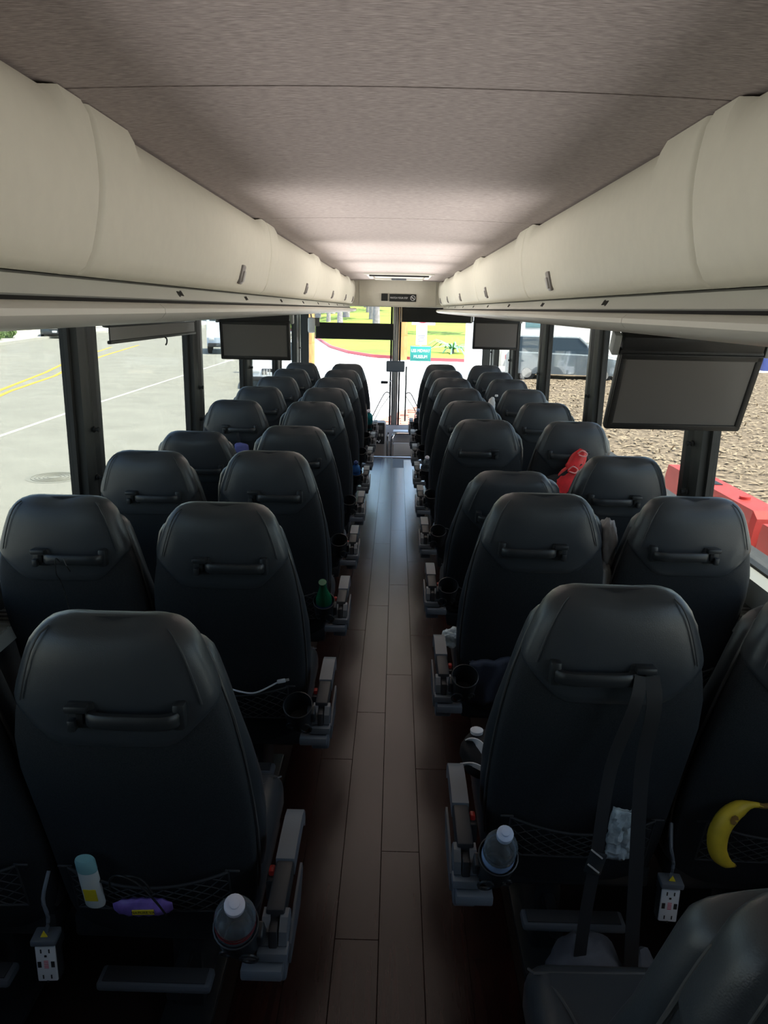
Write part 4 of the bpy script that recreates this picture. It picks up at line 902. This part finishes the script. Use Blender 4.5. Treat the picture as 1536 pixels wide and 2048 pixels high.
for j in range(36):
    for i in range(10):
        x = -.55+.4*i+(.2 if j % 2 else 0); y = 15.1+.2*j
        if x < 3.1 and x > -.45+max(0, y-17.5)*.3: 
            o = bpy.data.objects.new('brick', me); COL.objects.link(o); o.location = (x+.1, y, GZ+.035+.006*((i*7+j*3) % 3)); o.parent = pv
def lawn_z(x, y):
    hit, p, n_, i_ = lawn.ray_cast(Vector((x, y, 50)), Vector((0, 0, -1))); return p.z if hit else GZ
def tree(label, x, y, r, h, lean=0, mat_='bark', crown=True, nl=500):
    z0 = lawn_z(x, y)-.05
    t = thing('tree', label, 'tree', (x, y, z0), 0, 'trees on the lawn'); P = [Vector((lean*f*f*h+.1*r*math.sin(f*9+x), .05*math.sin(f*6), f*h)) for f in [i/8 for i in range(9)]]
    b = MB(); b.loft([[tuple(p+Vector((math.cos(a*.5236)*r*(1.25-.2*min(i, 2)-.06*i)*(1+.1*math.sin(a*2+i)), math.sin(a*.5236)*r*(1.25-.2*min(i, 2)-.06*i), 0))) for a in range(12)] for i, p in enumerate(P)])
    for k in range(5):
        p = P[5+k % 4]; a = k*1.9+x; b.tube([p, p+Vector((math.cos(a)*h*.16, math.sin(a)*h*.16, h*.1)), p+Vector((math.cos(a)*h*.28, math.sin(a)*h*.28, h*.24))], r*.3, 6)
    b.build('trunk', mat_, t)
    if crown: leaf_ball((lean*h, 0, h*1.05), (h*.5, h*.5, h*.45), nl, .35, int(x*10)).build('crown', 'leaf', t, smooth=0)['kind'] = 'stuff'
TR = [(-10.5, 84, .22, 10), (-7.4, 86, .2, 10), (-3.6, 101, .3, 12), (-11.5, 93, .3, 11), (-4.3, 60, .22, 9), (-9.5, 95, .35, 12), (-8.1, 100, .3, 13), (-12.5, 105, .4, 12), (-5.9, 92, .35, 11), (-4.2, 112, .45, 13), (-2.6, 88, .42, 12), (-1.9, 74, .3, 13), (.6, 104, .4, 12), (3.0, 118, .4, 13), (6.9, 66, .45, 11), (11.5, 96, .4, 12), (9.0, 110, .4, 12), (14.5, 88, .5, 12), (-16, 118, .5, 13), (5.2, 128, .4, 13)]
for k, (x, y, r, h) in enumerate(sorted(TR, key=lambda q_: q_[1])):
    tree('grey trunked park tree on the lawn ahead, %s nearest' % (ORD[k+1] if k < 10 else ['eleventh', 'twelfth', 'thirteenth', 'fourteenth', 'fifteenth', 'sixteenth', 'seventeenth', 'eighteenth', 'nineteenth', 'twentieth'][k-10]), x, y, r, h, .03*math.sin(k*2.3))
for k, (x, y, wd, h, lab) in enumerate(((.22, 41.9, .36, 9, 'tan wooden post standing on the kerb behind the windscreen mullion'), (-3.35, 30.5, .19, 8, 'tan banded wooden pole seen at the left edge of the windscreen'))):  # first post is built in place of a reflection at the mullion
    t = thing('wooden_pole', lab, 'pole', (x, y, GZ)); MB().lathe([(wd*1.05, 0), (wd, h*.5), (wd*.95, h)], n=16).build('pole_shaft', 'pole_wood', t)
    for z in (.6, 1.3, 2.0, 2.6, 3.3): MB().lathe([(wd*1.06, z), (wd*1.06, z+.05)], n=16, cap0=False, cap1=False).build('pole_band', 'banana_brown', t)
# small palm-like shrub on the lawn
t = thing('palm_shrub', 'spiky blue green shrub on the lawn right of the sign', 'shrub', (3.3, 46, lawn_z(3.3, 46)-.05))
q = MB()
for k in range(26):
    a = k*2.4; e = .35+.5*((k*7) % 5)/5; l = 1.0+.3*((k*3) % 4); P = [Vector((math.cos(a)*l*f*math.cos(e), math.sin(a)*l*f*math.cos(e), l*f*math.sin(e)-.5*l*f*f*f+.25)) for f in (0, .35, .7, 1)]
    q.sweep(P, [(-.05, -.004), (.05, -.004), (.0, .02)])
q.build('frond', 'dry_leaf', t); MB().lathe([(.12, 0), (.1, .35)], n=10).build('stem', 'bark', t)
# sign post with three signs
t = thing('sign_post', 'sign post with teal museum sign below parking signs seen through the windscreen', 'sign', (.60, 19.0, GZ))
MB().tube([(0, .0, 0), (0, .0, 2.8)], .022, 8).build('post', 'latch2', t)
MB().box((.0, -.03, 1.60), (.5, .012, .37), .006).build('teal_sign', 'sign_teal', t)
lettering('USS MIDWAY', .105, 'print_white', t, (0, -.0375, 1.67), (R(90), 0, 0), depth=.001, sx=.72); lettering('MUSEUM', .105, 'print_white', t, (0, -.0375, 1.53), (R(90), 0, 0), depth=.001, sx=.8)
q = MB(); 
for z in (1.775, 1.425): q.box((0, -.037, z), (.46, .002, .006))
q.build('sign_border', 'print_white', t, smooth=0)
MB().box((0.01, -.03, 2.04), (.26, .012, .46), .006).build('white_sign', 'white', t)
lettering('NO', .06, 'sign_red', t, (.01, -.0375, 2.2), (R(90), 0, 0), depth=.001); lettering('PARKING', .055, 'sign_red', t, (.01, -.0375, 2.12), (R(90), 0, 0), depth=.001, sx=.85)
q = MB(); 
for k in range(4): q.box((.01, -.037, 2.03-.045*k), (.18-.03*(k % 2), .002, .014))
q.build('sign_text_line', 'bracket', t, smooth=0)
MB().box((.05, -.03, 2.5), (.56, .012, .44), .006).build('circle_sign', 'white', t)
q = MB(); q.tube([(.03+.19*math.cos(a*math.pi/16), -.04, 2.53+.19*math.sin(a*math.pi/16)) for a in range(32)], .022, 6, closed=True); q.tube([(.03-.13, -.04, 2.66), (.03+.13, -.04, 2.40)], .018, 6); q.build('red_circle', 'sign_red', t)
